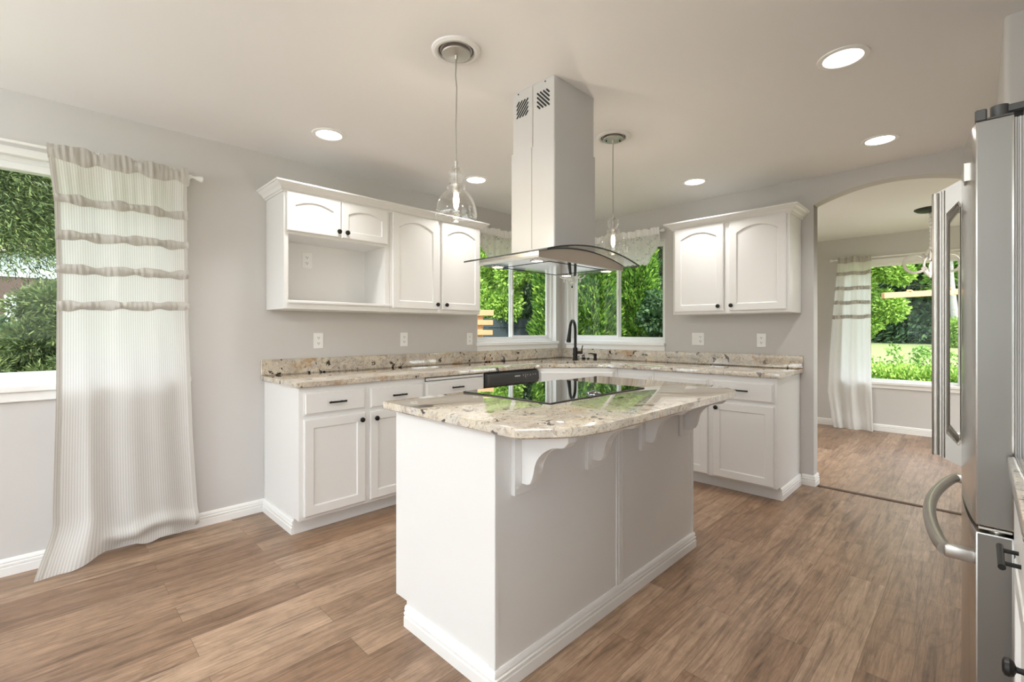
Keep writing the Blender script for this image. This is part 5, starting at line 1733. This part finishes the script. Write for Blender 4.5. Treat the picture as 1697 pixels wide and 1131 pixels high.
# conifers and shrubs
def conifer(u, f, h, r, n, label, mat='conifer', leaf=(0.20, 0.055), base=0.0, droop=0.35, seed=1, xy=None, group=None, ground=None):
    p = cam_pt(u, 549, f) if xy is None else V((xy[0], xy[1], 0))
    z0 = gz(p.x, p.y) if ground is None else ground
    root = tree_root('conifer', label, 'tree', (p.x, p.y, z0), group)
    rng = np.random.default_rng(seed)
    pos, d = conifer_pts(h, r, n, rng, base, droop)
    attach(leaf_mesh('conifer_foliage', pos, d, leaf[0], leaf[1], mat), 'foliage', root)
    trunk(root, h * 0.96, 0.018 * h ** 0.8, 0.015)
    return root
def broadtree(u, f, h, r, base, n, label, mat='broad', leaf=(0.13, 0.08), nb=40, seed=1, name='tree', group=None, xy=None, tr=True):
    p = cam_pt(u, 549, f) if xy is None else V((xy[0], xy[1], 0))
    z0 = gz(p.x, p.y)
    root = tree_root(name, label, 'tree' if name == 'tree' else 'shrub', (p.x, p.y, z0), group)
    rng = np.random.default_rng(seed)
    import random as _r
    rr = _r.Random(seed)
    class RR:
        random = staticmethod(rr.random)
    pos, d = blobs(broad_crown(h, r, base, nb, RR), n, rng)
    attach(leaf_mesh(name + '_foliage', pos, d, leaf[0], leaf[1], mat), 'foliage', root)
    if tr:
        trunk(root, h * 0.75, 0.03 + 0.015 * h, 0.03)
    return root
conifer(1092, 11.0, 9.0, 2.3, 40000, 'drooping dark conifer at the right edge of the right sink window', seed=4, leaf=(0.17, 0.032))
broadtree(1092, 8.6, 2.2, 0.75, 0.2, 6000, 'dark green rounded shrub low at the right edge of the right sink window', 'conifer', (0.10, 0.05), 26, 5, 'shrub', tr=False)
conifer(1030, 15.0, 10.0, 2.8, 26000, 'tall dark conifer behind the arborvitae row', seed=6, leaf=(0.24, 0.07))
conifer(962, 15.5, 10.0, 2.8, 22000, 'tall dark conifer far behind the faucet', seed=16, leaf=(0.24, 0.07))
# outside the left sink window
broadtree(826, 10.5, 4.6, 0.85, 1.9, 18000, 'yellow-green leafy tree seen left of the left sink window mullion', 'lime', (0.08, 0.042), 26, 8)
conifer(800, 13.0, 9.0, 2.6, 34000, 'dark conifer at the left edge of the left sink window', seed=9, leaf=(0.18, 0.04))
conifer(882, 12.5, 8.5, 2.1, 36000, 'mid-green conifer filling the right pane of the left sink window', 'conifer', seed=10, leaf=(0.15, 0.035))
conifer(846, 17.0, 11.0, 3.2, 22000, 'tall conifer behind the mullion of the left sink window', seed=12, leaf=(0.26, 0.07))
# lumber rack
c0 = cam_pt(792, 549, 7.0)
dv = V((0.7055, -0.7087, 0)); bk = V((0.7087, 0.7055, 0))
c = thing('lumber_rack', 'stepped stack of orange cedar boards on a post outside the left sink window', 'lumber rack', (c0.x, c0.y, gz(c0.x, c0.y)))
def rackbox(s0, s1, z0, z1, d0=0.0, d1=0.05):
    b = B()
    P = lambda s, z, d: c0 + dv * s + bk * d + V((0, 0, z - c0.z))
    b.hexa([P(s0, z0, d0), P(s1, z0, d0), P(s1, z0, d1), P(s0, z0, d1), P(s0, z1, d0), P(s1, z1, d0), P(s1, z1, d1), P(s0, z1, d1)], 0.004)
    return b
rackbox(-0.02, 0.07, gz(c0.x, c0.y), 1.50, 0.05, 0.14).build('post', 'cedarwood', c)
for i, (a, e2, z0, z1) in enumerate(((-0.9, 0.235, 1.455, 1.540), (-0.9, 0.225, 1.315, 1.390), (-0.9, 0.220, 1.165, 1.240))):
    rackbox(a, e2, z0, z1, 0.0, 0.05).build('board', 'cedarwood', c)
# fence
c = thing('fence', 'dark horizontal board fence low in the left sink window', 'fence', (4.0, 7.0, -0.4))
p0, p1 = cam_pt(760, 549, 9.4), cam_pt(905, 549, 10.6)
dirf = (p1 - p0); Lf = dirf.length; dirf.normalize(); nf = V((-dirf.y, dirf.x, 0))
for k in range(9):
    b = B()
    z = -0.30 + 0.20 * k
    q = lambda s, zz, d: V((p0.x, p0.y, 0)) + dirf * s + nf * d + V((0, 0, zz))
    b.hexa([q(0, z, 0), q(Lf, z, 0), q(Lf, z, 0.025), q(0, z, 0.025), q(0, z + 0.188, 0), q(Lf, z + 0.188, 0), q(Lf, z + 0.188, 0.025), q(0, z + 0.188, 0.025)])
    b.build('board', 'fence', c, smooth=0)
for s in (0.05, Lf / 2, Lf - 0.1):
    b = B(); b.hexa([q(s, -0.42, 0.025), q(s + 0.09, -0.42, 0.025), q(s + 0.09, -0.42, 0.11), q(s, -0.42, 0.11), q(s, 1.5, 0.025), q(s + 0.09, 1.5, 0.025), q(s + 0.09, 1.5, 0.11), q(s, 1.5, 0.11)]); b.build('post', 'fence', c, smooth=0)
# outside the large left window: neighbour house and cedars
def house(name, label, p, ang, w, dp, wall_h, roof_h, wall, roof, z0, win):
    c = thing(name, label, 'house', (p.x, p.y, z0))
    ca, sa = math.cos(ang), math.sin(ang)
    Q = lambda a, d_, z: V((p.x + ca * a - sa * d_, p.y + sa * a + ca * d_, z0 + z))
    b = B(); b.prism([Q(-w / 2, 0, 0), Q(w / 2, 0, 0), Q(w / 2, 0, wall_h), Q(-w / 2, 0, wall_h)], Q(0, dp, 0) - Q(0, 0, 0)); b.build('wall', wall, c, smooth=0)
    b = B(); b.prism([Q(-w / 2, -0.02, wall_h), Q(w / 2, -0.02, wall_h), Q(0, -0.02, wall_h + roof_h * 0.96)], Q(0, dp * 0.98, 0) - Q(0, 0, 0)); b.build('gable', 'paleglass', c, smooth=0, label='pale gable')
    b = B()
    for sgn in (-1, 1):
        b.prism([Q(0, -0.35, wall_h + roof_h), Q(sgn * (w / 2 + 0.35), -0.35, wall_h - roof_h * 0.35 / (w / 2)), Q(sgn * (w / 2 + 0.35), -0.35, wall_h - roof_h * 0.35 / (w / 2) + 0.14), Q(0, -0.35, wall_h + roof_h + 0.14)], Q(0, dp + 0.7, 0) - Q(0, 0, 0))
    b.build('roof', roof, c, smooth=0)
    for (a, z, ww, hh) in win:
        b = B(); b.prism([Q(a - ww / 2, -0.04, z), Q(a + ww / 2, -0.04, z), Q(a + ww / 2, -0.04, z + hh), Q(a - ww / 2, -0.04, z + hh)], Q(0, 0.06, 0) - Q(0, 0, 0)); f = b.build('window', 'vinyl', c, smooth=0)
        g = B(); g.prism([Q(a - ww / 2 + 0.06, -0.05, z + 0.06), Q(a + ww / 2 - 0.06, -0.05, z + 0.06), Q(a + ww / 2 - 0.06, -0.05, z + hh - 0.06), Q(a - ww / 2 + 0.06, -0.05, z + hh - 0.06)], Q(0, 0.02, 0) - Q(0, 0, 0)); g.build('pane', 'paleglass', f, smooth=0)
    return c
hp = cam_pt(95, 549, 12.0)
house('house', 'neighbouring house with pale gable and weathered roof behind cedars, beyond the left window', V((hp.x, hp.y, 0)), 0.05, 6.0, 5.0, 2.95, 0.85, 'brownsiding', 'roofing', -0.4, [(-0.55, 1.75, 0.75, 0.75)])
hs = cam_pt(874, 549, 20.0)
house('reflection_shed', 'small pale yellow building standing in for a house reflection in the left sink window', V((hs.x, hs.y, 0)), math.radians(-45), 1.5, 1.5, 1.95, 0.6, 'yellowsiding', 'roofing', -0.4, [(-0.25, 1.0, 0.5, 0.7)])['category'] = 'reflection_shed'  # solid building standing in for a reflection in the pane
conifer(-34, 6.6, 7.2, 1.5, 70000, 'cedar with sunlit sprays high in the left window, in front of the house', 'cedar', (0.105, 0.017), 3.1, 0.45, 21)
broadtree(82, 5.6, 2.05, 0.6, 0.2, 30000, 'leafy evergreen shrub low in the left window beside the curtain', 'cedar', (0.07, 0.017), 30, 22, 'shrub', tr=False)
broadtree(5, 5.8, 1.65, 0.6, 0.2, 30000, 'dark evergreen shrub low at the far left of the left window', 'conifer', (0.07, 0.017), 30, 23, 'shrub', tr=False)
conifer(60, 20.0, 13.0, 3.4, 24000, 'tall cedar rising behind the neighbouring house', 'cedar', (0.30, 0.09), 0.0, 0.4, 24)
conifer(-60, 18.0, 13.0, 3.4, 20000, 'tall conifer behind the house, off the left edge of the window', 'conifer', (0.30, 0.09), 0.0, 0.4, 25)
conifer(170, 17.0, 12.0, 3.2, 20000, 'tall conifer behind the kitchen curtain', 'conifer', (0.30, 0.09), 0.0, 0.4, 26)
# dining view
broadtree(1437, 13.0, 6.0, 0.85, 1.5, 36000, 'bright leafy tree at the left side of the dining window', 'lime', (0.105, 0.055), 46, 31)
conifer(1545, 30.0, 13.5, 4.2, 30000, 'broad dark conifer across the lawn, centre of the dining window', 'conifer', (0.42, 0.12), 0.0, 0.35, 32)
broadtree(1592, 27.0, 9.0, 2.6, 3.2, 14000, 'leafy tree crown above the birch trunk', 'broad', (0.26, 0.14), 46, 33)
broadtree(1505, 37.0, 14.0, 3.6, 5.5, 14000, 'light green maple crown above the cedar beam', 'broad', (0.26, 0.14), 40, 34)
pb = cam_pt(1586, 549, 25.5)
c = tree_root('birch_tree', 'white birch trunk leaning at the right edge of the dining window', 'tree', (pb.x, pb.y, gz(pb.x, pb.y)))
b = B(); b.tube([(pb.x, pb.y, gz(pb.x, pb.y) - 0.1), (pb.x - 0.15, pb.y + 0.10, 2.2), (pb.x - 0.25, pb.y + 0.25, 4.2), (pb.x - 0.3, pb.y + 0.3, 6.5)], [0.20, 0.16, 0.14, 0.10], 12); b.build('trunk', 'birch', c)
rng = np.random.default_rng(40)
pos, d = blobs([(-0.3, 0.3, 6.2, 1.3), (0.4, -0.6, 6.8, 1.2), (-0.9, 1.0, 7.2, 1.2), (0.1, 0.2, 8.0, 1.1)], 5000, rng)
attach(leaf_mesh('birch_foliage', pos, d, 0.22, 0.13, 'broad'), 'foliage', c)
broadtree(1590, 24.0, 1.3, 1.0, 0.1, 5000, 'low rounded yellow-green shrub under the birch', 'lime', (0.14, 0.08), 26, 41, 'shrub', tr=False)
# clipped hedge just outside the dining window
hp0 = cam_pt(1440, 549, 9.3)
root = tree_root('hedge', 'low bright green hedge along the bottom of the dining window', 'hedge', (10.6, 0.4, -0.4))
rng = np.random.default_rng(50)
n = 34000
yy = -2.0 + 5.0 * rng.random(n)
top_ = rng.random(n) < 0.6
pos = np.stack([9.9 + 1.1 * rng.random(n) - 10.6, yy - 0.4, np.where(top_, 0.90 + 0.05 * rng.normal(size=n), 0.9 * rng.random(n))], 1)
pos[:, 0] = np.where(top_, pos[:, 0], np.where(rng.random(n) < 0.8, -0.7, 0.4) + 0.05 * rng.normal(size=n))
d = np.stack([np.where(top_, 0.0, -0.6), np.zeros(n), np.full(n, 0.8)], 1) + rng.normal(size=(n, 3)) * 0.5
attach(leaf_mesh('hedge_foliage', pos, d, 0.065, 0.035, 'lime'), 'foliage', root)
for i, (u, f, h, s_, lab) in enumerate(((1478, 11.4, 1.25, 51, 'wispy rose bush above the hedge, left part of the dining window'), (1528, 11.6, 1.20, 52, 'wispy rose bush above the hedge, middle of the dining window'), (1567, 11.6, 1.15, 53, 'wispy bush above the hedge, seen through the refrigerator handle'))):
    broadtree(u, f, h - 0.15, 0.36, 0.5, 260, lab, 'broad', (0.09, 0.05), 14, s_, 'shrub')
# pergola beam
c = thing('pergola', 'orange cedar beam crossing the dining window outdoors', 'pergola', (11.4, 1.3, -0.4))
a, e2 = cam_pt(1463, 490.5, 9.0), cam_pt(1640, 481, 9.0)
b = B(); dd = (e2 - a)
sidev = V((dd.y, -dd.x, 0)).normalized() * 0.045
b.hexa([a - sidev - V((0, 0, .055)), e2 - sidev - V((0, 0, .055)), e2 + sidev - V((0, 0, .055)), a + sidev - V((0, 0, .055)), a - sidev + V((0, 0, .055)), e2 - sidev + V((0, 0, .055)), e2 + sidev + V((0, 0, .055)), a + sidev + V((0, 0, .055))], 0.006)
b.build('beam', 'cedarwood', c)
for t in (0.25, 0.62):
    p = a + dd * t
    b = B(); b.box(p.x - 0.07, p.x + 0.3, p.y - 0.04, p.y + 0.04, p.z + 0.052, p.z + 0.085, 0.006); b.build('block', 'cedarwood', c)
p = e2; b = B(); b.box(p.x - 0.05, p.x + 0.05, p.y - 0.05, p.y + 0.05, gz(p.x, p.y) - 0.05, p.z - 0.054, 0.006); b.build('post', 'cedarwood', c)
# parked car
pc = cam_pt(1524, 549, 29.0)
c = thing('car', 'pale blue car parked at the far edge of the lawn', 'car', (pc.x, pc.y, gz(pc.x, pc.y)))
cx_, cy_, cz_ = pc.x, pc.y, gz(pc.x, pc.y)
sil = [(-0.62, 0.18), (0.62, 0.18), (0.64, 0.36), (0.60, 0.46), (0.36, 0.50), (0.22, 0.68), (-0.20, 0.70), (-0.40, 0.52), (-0.60, 0.48), (-0.64, 0.36)]
k_ = 1.55
b = B(); b.prism([(cx_, cy_ - s * k_, cz_ + z * k_) for s, z in sil], (1.7, 0, 0), 0.05, 2); b.build('body', 'carpaint', c)
b = B(); b.prism([(cx_ - 0.012, cy_ - s * k_, cz_ + z * k_) for s, z in ((0.28, 0.52), (0.18, 0.65), (-0.17, 0.66), (-0.30, 0.53))], (0.02, 0, 0)); b.build('window', 'paleglass', c, smooth=0)
for s in (-0.38, 0.40):
    b = B(); b.cyl((cx_ - 0.03, cy_ - s * k_, cz_ + 0.30), (cx_ + 0.2, cy_ - s * k_, cz_ + 0.30), 0.30, seg=20); b.build('wheel', 'rubber', c)
# wall of forest behind everything (copies of two trees)
src = conifer(0, 0, 15.0, 4.6, 30000, 'tall dark conifer in the dense row behind the garden', 'conifer', (0.50, 0.15), 0.0, 0.35, 61, xy=(42, 8), group='conifers in the row behind the garden')
src2 = broadtree(0, 0, 13.0, 4.6, 1.0, 24000, 'tall leafy tree in the dense row behind the garden', 'broad', (0.40, 0.22), 60, 62, xy=(46, 3.5), group='leafy trees in the row behind the garden')
rr = random.Random(9)
ring = []
for k in range(9):
    ring.append((44 + rr.random() * 5, -16 + 4.4 * k))
for k in range(7):
    ring.append((30 - 4.6 * k + rr.random() * 1.5, 27 + rr.random() * 3))
for k in range(5):
    ring.append((40 - 2.0 * k, 22 + 1.2 * k + rr.random()))
for k in range(4):
    ring.append((-6 - 4.4 * k, 25 + rr.random() * 3))
for i, (x, y) in enumerate(ring):
    if (x - 42) ** 2 + (y - 8) ** 2 < 4 or (x - 46) ** 2 + (y - 3.5) ** 2 < 4:
        continue
    copy_tree(src if i % 3 else src2, (x, y, gz(x, y)), rz=i * 1.3, scale=(1, 1, 0.85 + 0.3 * rr.random()))
